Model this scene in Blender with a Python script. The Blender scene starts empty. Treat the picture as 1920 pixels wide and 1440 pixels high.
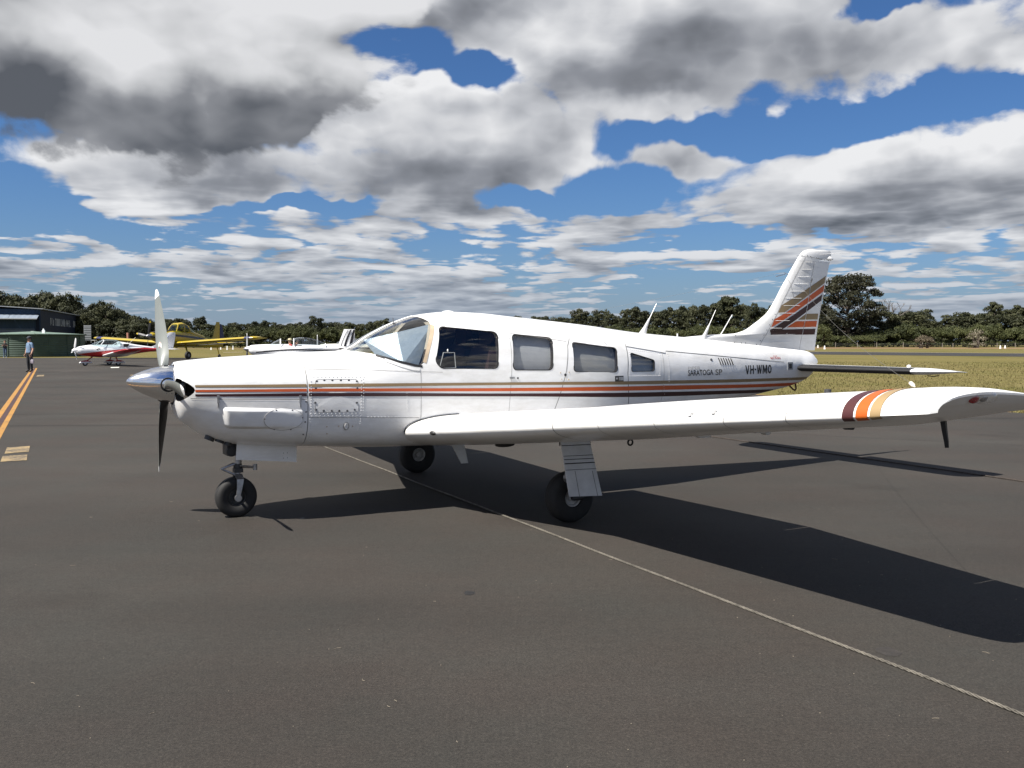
import bpy, bmesh, math, random
import numpy as np
from mathutils import Vector, Matrix, noise as mnoise
R = math.radians
random.seed(7)
SC = bpy.context.scene
COL = SC.collection

# ------------------------------------------------------------------ camera
FPX, CAMH, HORIZ = 1660.0, 1.565, 640.5          # focal length and horizon row, in pixels of the 1920 x 1440 photograph
PITCH = math.atan((720 - HORIZ) / FPX)
cam = bpy.data.cameras.new('camera'); camo = bpy.data.objects.new('camera', cam); COL.objects.link(camo)
camo.location = (0, 0, CAMH); camo.rotation_euler = (R(90) - PITCH, 0, 0)
cam.sensor_width = 36.0; cam.lens = FPX / 1920 * 36.0; cam.clip_start = 0.05; cam.clip_end = 6000
SC.camera = camo

def pray(px, py):
    d = Vector(((px - 960) / FPX, 1.0, -(py - 720) / FPX))
    return Matrix.Rotation(-PITCH, 3, 'X') @ d
def G(px, py, z=0.0):                              # ground point under a pixel
    d = pray(px, py); t = (z - CAMH) / d.z
    return Vector((d.x * t, d.y * t, z))
def AT(px, depth):                                  # ground position in a pixel column at a known distance
    d = pray(px, HORIZ); return Vector((d.x / d.y * depth, depth, 0))
def HGT(py, depth):                                 # height of a pixel row at a known distance
    d = pray(960, py); return CAMH + d.z / d.y * depth

# ------------------------------------------------------------------ exposure, sun, sky
EXPO = 0.95
vs = SC.view_settings
vs.view_transform = 'Standard'; vs.look = 'None'; vs.gamma = 1.0; vs.exposure = EXPO; vs.use_curve_mapping = False
YAW = R(29.3)
AX = Vector((math.cos(YAW), math.sin(YAW), 0)); AY = Vector((-math.sin(YAW), math.cos(YAW), 0))
SUN = (AX * -0.71 + AY * -0.075 + Vector((0, 0, 1))).normalized()     # towards the sun, read from the shadows
sl = bpy.data.lights.new('sun', 'SUN'); sl.energy = 5.0; sl.angle = R(0.53); sl.color = (1.0, 0.955, 0.88)
so = bpy.data.objects.new('sun', sl); COL.objects.link(so)
so.rotation_euler = (-SUN).to_track_quat('-Z', 'Y').to_euler(); so.location = (-20, -20, 40)

def build_world():
    w = bpy.data.worlds.new('World'); SC.world = w; w.use_nodes = True
    nt = w.node_tree; N = nt.nodes; L = nt.links; N.clear()
    def node(t, **k):
        n = N.new(t)
        for a, b in k.items(): setattr(n, a, b)
        return n
    def put(n, i, v):
        s = n.inputs[i]
        if isinstance(v, bpy.types.NodeSocket): L.new(v, s)
        elif v is not None: s.default_value = v
    def M(op, a, b=None, c=None, clamp=False):
        n = node('ShaderNodeMath', operation=op, use_clamp=clamp)
        put(n, 0, a); put(n, 1, b); put(n, 2, c); return n.outputs[0]
    def V(op, a, b=None, c=None):
        n = node('ShaderNodeVectorMath', operation=op); put(n, 0, a); put(n, 1, b)
        if c is not None: put(n, 3 if op == 'SCALE' else 2, c)
        return n.outputs['Value'] if op in ('LENGTH', 'DOT_PRODUCT') else n.outputs['Vector']
    def XYZ(x, y, z):
        n = node('ShaderNodeCombineXYZ'); put(n, 0, x); put(n, 1, y); put(n, 2, z); return n.outputs[0]
    def SS(v, a, b):                                # smoothstep
        n = node('ShaderNodeMapRange', interpolation_type='SMOOTHSTEP'); put(n, 0, v); put(n, 1, a); put(n, 2, b); return n.outputs[0]
    def NZ(v, scale, detail, rough=0.55, dist=0.0, lac=2.1):
        n = node('ShaderNodeTexNoise'); put(n, 'Vector', v); put(n, 'Scale', scale); put(n, 'Detail', detail)
        put(n, 'Roughness', rough); put(n, 'Distortion', dist); put(n, 'Lacunarity', lac); return n
    def MIX(f, a, b):
        n = node('ShaderNodeMix', data_type='RGBA'); put(n, 0, f); put(n, 6, a); put(n, 7, b); return n.outputs[2]
    tc = node('ShaderNodeTexCoord'); D = V('NORMALIZE', tc.outputs['Generated'])
    sp = node('ShaderNodeSeparateXYZ'); L.new(D, sp.inputs[0]); dx, dy, dz = sp.outputs
    az = M('ARCTAN2', dx, dy); el = M('ARCSINE', dz); elp = M('MAXIMUM', el, 0.0)
    P = XYZ(az, el, 0.0)
    # cumulus fields live in (bearing, elevation), bent by noise so that no outline is regular
    warp = NZ(D, 5.0, 3.0, 0.5).outputs['Color']
    warp2 = NZ(D, 17.0, 3.0, 0.55).outputs['Color']
    Pw = V('ADD', P, V('MULTIPLY', V('SUBTRACT', warp, (0.5, 0.5, 0.5)), (0.11, 0.075, 0.0)))
    Pw = V('ADD', Pw, V('MULTIPLY', V('SUBTRACT', warp2, (0.5, 0.5, 0.5)), (0.055, 0.04, 0.0)))
    def ae(px, py):
        d = pray(px, py).normalized(); return math.atan2(d.x, d.y), math.asin(d.z)
    def blob(px, py, rx, ry, w=1.0):
        a, e = ae(px, py)
        q = V('MULTIPLY', V('SUBTRACT', Pw, (a, e, 0)), (FPX / rx, FPX / ry, 0))
        return M('MULTIPLY', M('SUBTRACT', 1.0, V('LENGTH', q)), w)
    def union(lst, k=0.25):
        r = lst[0]
        for b in lst[1:]: r = M('SMOOTH_MAX', r, b, k)
        return r
    # flat cloud deck seen in perspective (everywhere round the horizon and overhead)
    inv = M('DIVIDE', 1.0, M('ADD', M('MAXIMUM', dz, 0.0), 0.085))
    Q = XYZ(M('MULTIPLY', dx, inv), M('MULTIPLY', dy, inv), 0.0)
    low = SS(el, 0.20, 0.09)                        # rows of far cloud low down
    infr = M('MULTIPLY', SS(M('ABSOLUTE', az), 0.72, 0.56), SS(el, 0.62, 0.50))
    def LERP(f, a_, b_):
        n = node('ShaderNodeMix', data_type='FLOAT'); put(n, 0, f); put(n, 2, a_); put(n, 3, b_); return n.outputs[0]
    def N2(v, scale, detail, rough=0.55, dist=0.0):
        n = NZ(v, scale, detail, rough, dist); n.noise_dimensions = '2D'; return n.outputs[0]
    def PUFF(fn, v, s0):                            # rounded heads with creases between them
        r = None
        for sc_, w_ in ((1.0, 1.0), (2.2, 0.50), (4.7, 0.22)):
            t = M('MULTIPLY', M('ABSOLUTE', M('SUBTRACT', fn(v, s0 * sc_, 0.6), 0.5)), w_ * 2.0); r = t if r is None else M('ADD', r, t)
        return r
    F3 = lambda v, s_, d_: NZ(v, s_, d_, 0.5).outputs[0]
    def density(sh_d, sh_q, det):
        """billowing cumulus texture: soft fractal plus rounded heads"""
        Dn = V('ADD', V('MULTIPLY', D, (1.0, 1.0, 1.7)), sh_d)
        Qn = V('ADD', Q, sh_q)
        fa = M('ADD', M('MULTIPLY', M('SUBTRACT', NZ(Dn, 4.2, det, 0.57, 0.3).outputs[0], 0.5), 2.5), M('MULTIPLY', M('SUBTRACT', PUFF(F3, Dn, 7.0), 0.40), 0.75))
        fb = M('ADD', M('MULTIPLY', M('SUBTRACT', N2(Qn, 1.35, det, 0.58, 0.3), 0.5), 2.9), M('MULTIPLY', M('SUBTRACT', PUFF(lambda v, s_, d_: N2(v, s_, d_, 0.5), Qn, 2.3), 0.40), 1.1))
        return LERP(low, fa, fb)
    f1 = density((0, 0, 0), (0, 0, 0), 8.0)
    g1 = density((0, 0, 0), (0, 0, 0), 1.6)
    f2 = density((-0.024, 0.0, 0.046), (-0.08, -0.30, 0.0), 1.6)
    big = N2(Q, 0.28, 4.0)
    deckC = M('ADD', M('MULTIPLY', M('SUBTRACT', big, 0.45), 4.0), M('MULTIPLY', low, 0.10))
    deckC = M('SUBTRACT', deckC, M('MULTIPLY', M('MULTIPLY', infr, M('SUBTRACT', 1.0, low)), 1.3))
    body = union([
        blob(640, 20, 120, 40),
        blob(330, 300, 430, 85), blob(730, 215, 370, 140), blob(930, 280, 230, 110), blob(820, 350, 200, 70), blob(180, 350, 200, 62),  # second bank
        blob(1250, 60, 600, 120), blob(880, 10, 330, 75), blob(1620, 95, 430, 105), blob(1230, 165, 260, 70),
        blob(1290, 278, 140, 52), blob(1890, 105, 85, 48),
        blob(1690, 345, 400, 100), blob(1470, 370, 190, 62), blob(1850, 310, 170, 85), blob(1760, 415, 360, 50),
        blob(640, 440, 320, 50, .7), blob(880, 415, 210, 46, .7), blob(1180, 420, 160, 42, .7), blob(760, 505, 240, 42, .55),
        blob(170, 480, 280, 46, .6), blob(20, 450, 150, 40, .6), blob(1120, 490, 240, 44, .5), blob(560, 520, 120, 26, .5), blob(1500, 480, 420, 56, .4), blob(1750, 525, 340, 56, .4)])
    gap = union([blob(700, 90, 170, 62), blob(900, 150, 90, 45), blob(1480, 238, 420, 44), blob(1150, 340, 130, 60), blob(1760, 205, 240, 38), blob(560, 382, 190, 18), blob(20, 370, 130, 60), blob(270, 432, 190, 34), blob(1000, 385, 120, 30), blob(1640, 20, 90, 30)], 0.15)
    body = M('SUBTRACT', body, M('MULTIPLY', M('MAXIMUM', gap, 0.0), 1.1))
    cover = M('SMOOTH_MAX', body, deckC, 0.2)
    c = M('ADD', M('MULTIPLY', cover, 1.1), f1)
    alpha = SS(c, 0.0, 0.34)
    thick = SS(M('ADD', M('MULTIPLY', cover, 1.1), g1), 0.10, 1.35)
    relief = M('ADD', M('MULTIPLY', M('SUBTRACT', g1, f2), LERP(low, 0.78, 0.48)), M('MULTIPLY', M('SUBTRACT', f1, g1), 0.16))
    # thick undersides see no sun: grey bases where the banks are deepest
    base = union([blob(780, 345, 380, 75), blob(860, 370, 170, 55), blob(1250, 120, 460, 60, 0.3), blob(1670, 400, 380, 42, 0.8), blob(520, 340, 360, 45, 0.8), blob(1350, 45, 300, 60, 0.25)], 0.2)
    base = SS(M('ADD', base, M('MULTIPLY', g1, 0.25)), -0.10, 0.85)
    crown = union([blob(780, 165, 280, 75), blob(230, 360, 170, 45), blob(1700, 290, 320, 45),
                   blob(1210, 200, 150, 40), blob(1890, 105, 80, 45), blob(1090, 60, 120, 60), blob(200, 260, 170, 40)], 0.2)
    crown = SS(M('ADD', crown, M('MULTIPLY', f1, 0.45)), 0.0, 0.9)
    lit = M('SUBTRACT', LERP(low, 0.73, 0.76), M('MULTIPLY', thick, LERP(low, 0.24, 0.26)))
    lit = M('ADD', lit, relief)
    lit = M('SUBTRACT', lit, M('MULTIPLY', base, 0.38))
    lit = M('ADD', lit, M('MULTIPLY', crown, 0.24))
    k = 1.0 / (0.1 * 2 ** EXPO)                     # photograph values -> scene values behind a Background strength of 0.1
    S = lambda r, g, b: (r * k, g * k, b * k, 1)
    rmp = node('ShaderNodeValToRGB'); L.new(lit, rmp.inputs[0]); cr = rmp.color_ramp
    cr.elements[0].position = 0.0; cr.elements[0].color = (0.105, 0.115, 0.135, 1)
    cr.elements[1].position = 1.0; cr.elements[1].color = (0.86, 0.865, 0.88, 1)
    e = cr.elements.new(0.35); e.color = (0.27, 0.285, 0.32, 1)
    e = cr.elements.new(0.65); e.color = (0.53, 0.545, 0.58, 1)
    cloud = V('SCALE', rmp.outputs[0], None, k)
    sky = node('ShaderNodeTexSky', sky_type='NISHITA'); sky.sun_disc = False
    sky.sun_elevation = math.asin(SUN.z); sky.sun_rotation = math.atan2(SUN.x, SUN.y)
    sky.altitude = 50; sky.air_density = 1.0; sky.dust_density = 0.6; sky.ozone_density = 2.5
    blue = V('MULTIPLY', sky.outputs[0], SKYGAIN)
    col = MIX(alpha, blue, cloud)
    # the nearer, heavier cloud passing in front: sunlit heads, dark flat base
    nearc = union([blob(60, 70, 700, 195), blob(400, 150, 225, 130), blob(545, 100, 75, 85), blob(480, 215, 130, 55)], 0.2)
    cn = M('ADD', M('MULTIPLY', nearc, 1.5), M('MULTIPLY', f1, 0.62))
    sw = node('ShaderNodeSeparateXYZ'); L.new(Pw, sw.inputs[0])
    gx = M('MULTIPLY', SS(sw.outputs[0], ae(-40, 100)[0], ae(150, 100)[0]), 0.30)
    gl = SS(sw.outputs[1], ae(300, 225)[1], ae(300, 60)[1])
    ln = M('ADD', M('ADD', M('MULTIPLY', gl, 0.72), M('MULTIPLY', relief, 0.85)), M('SUBTRACT', gx, 0.09))
    rm2 = node('ShaderNodeValToRGB'); L.new(ln, rm2.inputs[0]); c2 = rm2.color_ramp
    c2.elements[0].position = 0.0; c2.elements[0].color = (0.105, 0.115, 0.135, 1); c2.elements[1].position = 1.0; c2.elements[1].color = (0.76, 0.765, 0.785, 1)
    e = c2.elements.new(0.35); e.color = (0.25, 0.26, 0.285, 1); e = c2.elements.new(0.65); e.color = (0.53, 0.54, 0.56, 1)
    col = MIX(SS(cn, 0.0, 0.16), col, V('SCALE', rm2.outputs[0], None, k))
    haze = M('MULTIPLY', M('POWER', 2.718, M('MULTIPLY', M('POWER', M('MULTIPLY', elp, 13.5), 1.3), -1.0)), 0.92)
    col = MIX(haze, col, S(0.275, 0.345, 0.445))
    bg = node('ShaderNodeBackground'); L.new(col, bg.inputs[0]); bg.inputs[1].default_value = 0.1
    out = node('ShaderNodeOutputWorld'); L.new(bg.outputs[0], out.inputs[0])
    w.cycles.sampling_method = 'MANUAL'; w.cycles.sample_map_resolution = 512
SKYGAIN = (0.225, 0.345, 0.50)
build_world()
# ------------------------------------------------------------------ materials
MATS = {}
def mat(name, col, rough=0.5, metal=0.0, var=0.0, vscale=8.0, bump=0.0, bscale=60.0, coat=0.0, spec=0.5, col2=None, emit=None, coords='Object', detail=6.0):
    if name in MATS: return MATS[name]
    m = bpy.data.materials.new(name); m.use_nodes = True; MATS[name] = m
    nt = m.node_tree; b = nt.nodes['Principled BSDF']
    b.inputs['Base Color'].default_value = (*col, 1); b.inputs['Roughness'].default_value = rough
    b.inputs['Metallic'].default_value = metal; b.inputs['Coat Weight'].default_value = coat; b.inputs['Coat Roughness'].default_value = 0.06
    b.inputs['Specular IOR Level'].default_value = spec
    if var or bump or col2:
        tc = nt.nodes.new('ShaderNodeTexCoord')
    if var or col2:
        n = nt.nodes.new('ShaderNodeTexNoise'); n.inputs['Scale'].default_value = vscale; n.inputs['Detail'].default_value = detail
        n.inputs['Roughness'].default_value = 0.6
        nt.links.new(tc.outputs[coords], n.inputs['Vector'])
        r = nt.nodes.new('ShaderNodeValToRGB'); nt.links.new(n.outputs[0], r.inputs[0])
        c2 = col2 if col2 else tuple(max(0, c * (1 + var)) for c in col)
        c1 = col if col2 else tuple(c * (1 - var) for c in col)
        r.color_ramp.elements[0].position = 0.32; r.color_ramp.elements[0].color = (*c1, 1)
        r.color_ramp.elements[1].position = 0.68; r.color_ramp.elements[1].color = (*c2, 1)
        nt.links.new(r.outputs[0], b.inputs['Base Color'])
    if bump:
        n2 = nt.nodes.new('ShaderNodeTexNoise'); n2.inputs['Scale'].default_value = bscale; n2.inputs['Detail'].default_value = 4
        nt.links.new(tc.outputs[coords], n2.inputs['Vector'])
        bp = nt.nodes.new('ShaderNodeBump'); bp.inputs['Strength'].default_value = bump; bp.inputs['Distance'].default_value = 0.02
        nt.links.new(n2.outputs[0], bp.inputs['Height']); nt.links.new(bp.outputs[0], b.inputs['Normal'])
    if emit:
        b.inputs['Emission Color'].default_value = (*emit, 1); b.inputs['Emission Strength'].default_value = 1
    return m

def glass(name, tint, refl=1.0, rough=0.02):
    if name in MATS: return MATS[name]
    m = bpy.data.materials.new(name); m.use_nodes = True; MATS[name] = m
    nt = m.node_tree; nt.nodes.clear()
    o = nt.nodes.new('ShaderNodeOutputMaterial'); mx = nt.nodes.new('ShaderNodeMixShader')
    t = nt.nodes.new('ShaderNodeBsdfTransparent'); t.inputs[0].default_value = (*tint, 1)
    g = nt.nodes.new('ShaderNodeBsdfGlossy'); g.inputs['Roughness'].default_value = rough; g.inputs['Color'].default_value = (refl, refl, refl, 1)
    lw = nt.nodes.new('ShaderNodeLayerWeight'); lw.inputs[0].default_value = 0.5
    pw = nt.nodes.new('ShaderNodeMath'); pw.operation = 'POWER'; nt.links.new(lw.outputs['Facing'], pw.inputs[0]); pw.inputs[1].default_value = 4.5
    f = nt.nodes.new('ShaderNodeMath'); f.operation = 'MULTIPLY_ADD'; nt.links.new(pw.outputs[0], f.inputs[0]); f.inputs[1].default_value = 0.93; f.inputs[2].default_value = 0.045
    nt.links.new(f.outputs[0], mx.inputs[0]); nt.links.new(t.outputs[0], mx.inputs[1]); nt.links.new(g.outputs[0], mx.inputs[2])
    nt.links.new(mx.outputs[0], o.inputs[0]); return m

def aircraft_white(name, col=(0.80, 0.80, 0.79), dirt=0.12, rough=0.28):
    """gloss paint with faint grime streaks and a slightly wavy skin"""
    if name in MATS: return MATS[name]
    m = bpy.data.materials.new(name); m.use_nodes = True; MATS[name] = m
    nt = m.node_tree; b = nt.nodes['Principled BSDF']; N = nt.nodes; L = nt.links
    tc = N.new('ShaderNodeTexCoord')
    mp = N.new('ShaderNodeMapping'); mp.inputs['Scale'].default_value = (1.2, 1.2, 3.5); L.new(tc.outputs['Object'], mp.inputs[0])
    n = N.new('ShaderNodeTexNoise'); n.inputs['Scale'].default_value = 2.3; n.inputs['Detail'].default_value = 8; n.inputs['Roughness'].default_value = 0.68
    L.new(mp.outputs[0], n.inputs['Vector'])
    r = N.new('ShaderNodeValToRGB'); L.new(n.outputs[0], r.inputs[0])
    r.color_ramp.elements[0].position = 0.30; r.color_ramp.elements[0].color = (*[c * (1 - dirt) * k for c, k in zip(col, (1, 0.985, 0.955))], 1)
    r.color_ramp.elements[1].position = 0.58; r.color_ramp.elements[1].color = (*col, 1)
    L.new(r.outputs[0], b.inputs['Base Color'])
    b.inputs['Roughness'].default_value = rough; b.inputs['Coat Weight'].default_value = 0.25; b.inputs['Coat Roughness'].default_value = 0.08
    n2 = N.new('ShaderNodeTexNoise'); n2.inputs['Scale'].default_value = 5.5; n2.inputs['Detail'].default_value = 2; L.new(tc.outputs['Object'], n2.inputs['Vector'])
    bp = N.new('ShaderNodeBump'); bp.inputs['Strength'].default_value = 0.12; bp.inputs['Distance'].default_value = 0.03
    L.new(n2.outputs[0], bp.inputs['Height']); L.new(bp.outputs[0], b.inputs['Normal'])
    return m

def split_paint(name, top, bot, a, bz, curve=0.0, rough=0.3):
    """two-colour paint scheme: below the line z = bz + a*x + curve*x*x the second colour"""
    if name in MATS: return MATS[name]
    m = bpy.data.materials.new(name); m.use_nodes = True; MATS[name] = m
    nt = m.node_tree; b = nt.nodes['Principled BSDF']; N = nt.nodes; L = nt.links
    tc = N.new('ShaderNodeTexCoord'); s = N.new('ShaderNodeSeparateXYZ'); L.new(tc.outputs['Object'], s.inputs[0])
    def MM(op, p, q):
        k = N.new('ShaderNodeMath'); k.operation = op
        for i, v in enumerate((p, q)):
            if isinstance(v, bpy.types.NodeSocket): L.new(v, k.inputs[i])
            else: k.inputs[i].default_value = v
        return k.outputs[0]
    line = MM('ADD', MM('MULTIPLY', s.outputs[0], MM('ADD', MM('MULTIPLY', s.outputs[0], curve), a)), bz)
    g = MM('GREATER_THAN', s.outputs[2], line)
    mx = N.new('ShaderNodeMix'); mx.data_type = 'RGBA'; L.new(g, mx.inputs[0]); mx.inputs[6].default_value = (*bot, 1); mx.inputs[7].default_value = (*top, 1)
    L.new(mx.outputs[2], b.inputs['Base Color']); b.inputs['Roughness'].default_value = rough; b.inputs['Coat Weight'].default_value = 0.3
    return m

# ------------------------------------------------------------------ mesh helpers
class MB:
    def __init__(s): s.v = []; s.f = []; s.m = []
    def add(s, vs, fs, mi=0):
        o = len(s.v); s.v += [tuple(p) for p in vs]; s.f += [tuple(i + o for i in f) for f in fs]; s.m += [mi] * len(fs); return s
    def box(s, c, d, mi=0, rot=None):
        hx, hy, hz = d[0] / 2, d[1] / 2, d[2] / 2
        p = [Vector((x, y, z)) for x in (-hx, hx) for y in (-hy, hy) for z in (-hz, hz)]
        if rot: p = [rot @ q for q in p]
        p = [q + Vector(c) for q in p]
        return s.add(p, [(0, 1, 3, 2), (4, 6, 7, 5), (0, 4, 5, 1), (2, 3, 7, 6), (0, 2, 6, 4), (1, 5, 7, 3)], mi)
    def rings(s, rs, cap=True, mi=0, closed=True):
        n = len(rs[0]); vs = [p for r in rs for p in r]; fs = []
        for i in range(len(rs) - 1):
            for j in range(n if closed else n - 1):
                k = (j + 1) % n; fs.append((i * n + j, i * n + k, (i + 1) * n + k, (i + 1) * n + j))
        if cap: fs.append(tuple(reversed(range(n)))); fs.append(tuple((len(rs) - 1) * n + j for j in range(n)))
        return s.add(vs, fs, mi)
    def tube(s, path, rad, n=10, mi=0, cap=True):
        path = [Vector(p) for p in path]; rs = []
        if not isinstance(rad, (list, tuple)): rad = [rad] * len(path)
        up = None
        for i, p in enumerate(path):
            t = (path[min(i + 1, len(path) - 1)] - path[max(i - 1, 0)]).normalized()
            if up is None: up = Vector((0, 0, 1)) if abs(t.z) < 0.9 else Vector((1, 0, 0))
            a = t.cross(up).normalized(); b = t.cross(a).normalized(); up = -b if up.dot(-b) > 0 else b
            b = a.cross(t)
            rs.append([p + (a * math.cos(2 * math.pi * k / n) + b * math.sin(2 * math.pi * k / n)) * rad[i] for k in range(n)])
        return s.rings(rs, cap, mi)
    def lathe(s, prof, o=(0, 0, 0), axis='X', n=32, mi=0, cap=False):
        rs = []
        for a, r in prof:
            ring = []
            for k in range(n):
                c, d = r * math.cos(2 * math.pi * k / n), r * math.sin(2 * math.pi * k / n)
                q = {'X': (a, c, d), 'Y': (c, a, d), 'Z': (c, d, a)}[axis]
                ring.append((q[0] + o[0], q[1] + o[1], q[2] + o[2]))
            rs.append(ring)
        return s.rings(rs, cap, mi)
    def prism(s, poly, y0, y1, mi=0, axis='Y'):
        f = {'Y': lambda p, t: (p[0], t, p[1]), 'Z': lambda p, t: (p[0], p[1], t), 'X': lambda p, t: (t, p[0], p[1])}[axis]
        n = len(poly); vs = [f(p, y0) for p in poly] + [f(p, y1) for p in poly]
        fs = [tuple(range(n)), tuple(reversed(range(n, 2 * n)))] + [(i, i + n, (i + 1) % n + n, (i + 1) % n) for i in range(n)]
        return s.add(vs, fs, mi)
    def ball(s, c, r, nu=12, nv=8, mi=0):
        r = r if isinstance(r, (tuple, list)) else (r, r, r); rs = []
        for i in range(nv + 1):
            t = math.pi * (0.02 + 0.96 * i / nv)
            rs.append([(c[0] + r[0] * math.sin(t) * math.cos(2 * math.pi * k / nu), c[1] + r[1] * math.sin(t) * math.sin(2 * math.pi * k / nu), c[2] - r[2] * math.cos(t)) for k in range(nu)])
        return s.rings(rs, True, mi)
    def mesh(s, name, mats, smooth=40, fix=True):
        me = bpy.data.meshes.new(name); me.from_pydata(s.v, [], s.f)
        for m in (mats if isinstance(mats, (list, tuple)) else [mats]):
            if m: me.materials.append(m)
        me.polygons.foreach_set('material_index', s.m)
        if fix:
            b = bmesh.new(); b.from_mesh(me); bmesh.ops.recalc_face_normals(b, faces=b.faces); b.to_mesh(me); b.free()
        me.update(); shade(me, smooth); return me
    def build(s, name, mats, parent=None, smooth=40, fix=True):
        return link(name, s.mesh(name, mats, smooth, fix), parent)
def shade(me, smooth):
    if smooth:
        me.polygons.foreach_set('use_smooth', [True] * len(me.polygons)); me.set_sharp_from_angle(angle=R(smooth))
def link(name, me, parent=None):
    o = bpy.data.objects.new(name, me); COL.objects.link(o); o.parent = parent; return o
def tag(o, label=None, cat=None, group=None, kind=None):
    for k, v in (('label', label), ('category', cat), ('group', group), ('kind', kind)):
        if v: o[k] = v
    return o
def empty(name, loc, rz, label, cat, group=None):
    o = bpy.data.objects.new(name, None); COL.objects.link(o); o.location = loc; o.rotation_euler = (0, 0, rz)
    o.empty_display_size = 0.2
    return tag(o, label, cat, group)
def copy_tree(o, parent=None):
    c = o.copy(); COL.objects.link(c); c.parent = parent
    for ch in list(o.children): copy_tree(ch, c)
    return c
def boolean(me, cut, op='DIFFERENCE'):
    a = bpy.data.objects.new('a', me); b = bpy.data.objects.new('b', cut); COL.objects.link(a); COL.objects.link(b)
    md = a.modifiers.new('b', 'BOOLEAN'); md.object = b; md.operation = op; md.solver = 'EXACT'
    dg = bpy.context.evaluated_depsgraph_get(); r = bpy.data.meshes.new_from_object(a.evaluated_get(dg))
    bpy.data.objects.remove(a); bpy.data.objects.remove(b); return r
def interp(xs, ys, x):                              # monotone cubic
    xs = list(xs); n = len(xs)
    if x <= xs[0]: return ys[0]
    if x >= xs[-1]: return ys[-1]
    d = [(ys[i + 1] - ys[i]) / (xs[i + 1] - xs[i]) for i in range(n - 1)]
    def sl(i):
        if i == 0: return d[0]
        if i == n - 1: return d[-1]
        if d[i - 1] * d[i] <= 0: return 0
        return 2 * d[i - 1] * d[i] / (d[i - 1] + d[i])
    i = max(j for j in range(n - 1) if xs[j] <= x); h = xs[i + 1] - xs[i]; t = (x - xs[i]) / h
    return (2 * t**3 - 3 * t**2 + 1) * ys[i] + (t**3 - 2 * t**2 + t) * h * sl(i) + (-2 * t**3 + 3 * t**2) * ys[i + 1] + (t**3 - t**2) * h * sl(i + 1)
def roundpoly(pts, rad, n=5):
    out = []
    for i in range(len(pts)):
        p, a, b = Vector(pts[i]), Vector(pts[i - 1]), Vector(pts[(i + 1) % len(pts)])
        r = rad[i] if isinstance(rad, (list, tuple)) else rad
        u, v = (a - p), (b - p); r = min(r, u.length * 0.45, v.length * 0.45)
        s, e = p + u.normalized() * r, p + v.normalized() * r
        for k in range(n + 1):
            t = k / n; q = s * (1 - t)**2 + p * 2 * t * (1 - t) + e * t * t; out.append((q.x, q.y))
    return out
def text_mesh(body, size, bold=0.0, cx=1.0):
    cu = bpy.data.curves.new('t', 'FONT'); cu.body = body; cu.size = size; cu.offset = bold; cu.resolution_u = 3; cu.space_character = cx
    o = bpy.data.objects.new('t', cu); COL.objects.link(o)
    dg = bpy.context.evaluated_depsgraph_get(); me = bpy.data.meshes.new_from_object(o.evaluated_get(dg)); bpy.data.objects.remove(o); return me
def fit_text(body, x0, x1, z0, z1, f, name, m, parent, bold=0.0):
    """lettering laid on a surface: f(x, z) -> point"""
    me = text_mesh(body, 1.0, bold); xs = [v.co.x for v in me.vertices]; ys = [v.co.y for v in me.vertices]
    b = bmesh.new(); b.from_mesh(me); bmesh.ops.triangulate(b, faces=b.faces); bmesh.ops.subdivide_edges(b, edges=[e for e in b.edges if e.calc_length() > 0.35], cuts=2)
    b.to_mesh(me); b.free()
    for v in me.vertices:
        v.co = f(x0 + (v.co.x - min(xs)) / (max(xs) - min(xs)) * (x1 - x0), z0 + (v.co.y - min(ys)) / (max(ys) - min(ys)) * (z1 - z0))
    me.materials.clear(); me.materials.append(m); return link(name, me, parent)
def wheel(name, c, r, w, parent, rim_mat, tyre_mat, rim_r=0.5, toe=0.0, hub=True):
    """tyre with rounded shoulders > rim dish and hub; axle along Y"""
    e = MB(); prof = []
    ri = r * rim_r
    pts = [(-0.36, ri), (-0.46, ri * 1.12), (-0.5, r * 0.80), (-0.42, r * 0.93), (-0.25, r * 0.985), (-0.22, r * 0.97), (-0.2, r * 0.99), (0, r), (0.2, r * 0.99), (0.22, r * 0.97), (0.25, r * 0.985), (0.42, r * 0.93), (0.5, r * 0.80), (0.46, ri * 1.12), (0.36, ri)]
    e.lathe([(a * w, b) for a, b in pts], c, 'Y', 40)
    t = e.build(name, tyre_mat, parent, 50)
    g = MB(); g.lathe([(-0.37 * w, ri * 1.02), (-0.40 * w, ri * 0.98), (-0.36 * w, ri * 0.86), (-0.22 * w, ri * 0.78), (-0.20 * w, ri * 0.42), (-0.34 * w, ri * 0.38), (-0.36 * w, ri * 0.14), (-0.36 * w, 0.002)], c, 'Y', 28)
    g.lathe([(0.37 * w, ri * 1.02), (0.40 * w, ri * 0.98), (0.36 * w, ri * 0.86), (0.22 * w, ri * 0.78), (0.22 * w, ri * 0.40), (0.34 * w, ri * 0.36), (0.34 * w, 0.002)], c, 'Y', 28)
    for k in range(6):
        a = 2 * math.pi * k / 6
        g.lathe([(-0.25 * w, ri * 0.07), (-0.25 * w, 0.001)], (c[0] + ri * 0.60 * math.cos(a), c[1], c[2] + ri * 0.60 * math.sin(a)), 'Y', 8)
        g.lathe([(-0.20 * w, ri * 0.07), (-0.25 * w, ri * 0.07)], (c[0] + ri * 0.60 * math.cos(a), c[1], c[2] + ri * 0.60 * math.sin(a)), 'Y', 8)
    link('rim', g.mesh('rim', rim_mat, 35), t)
    return t
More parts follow.
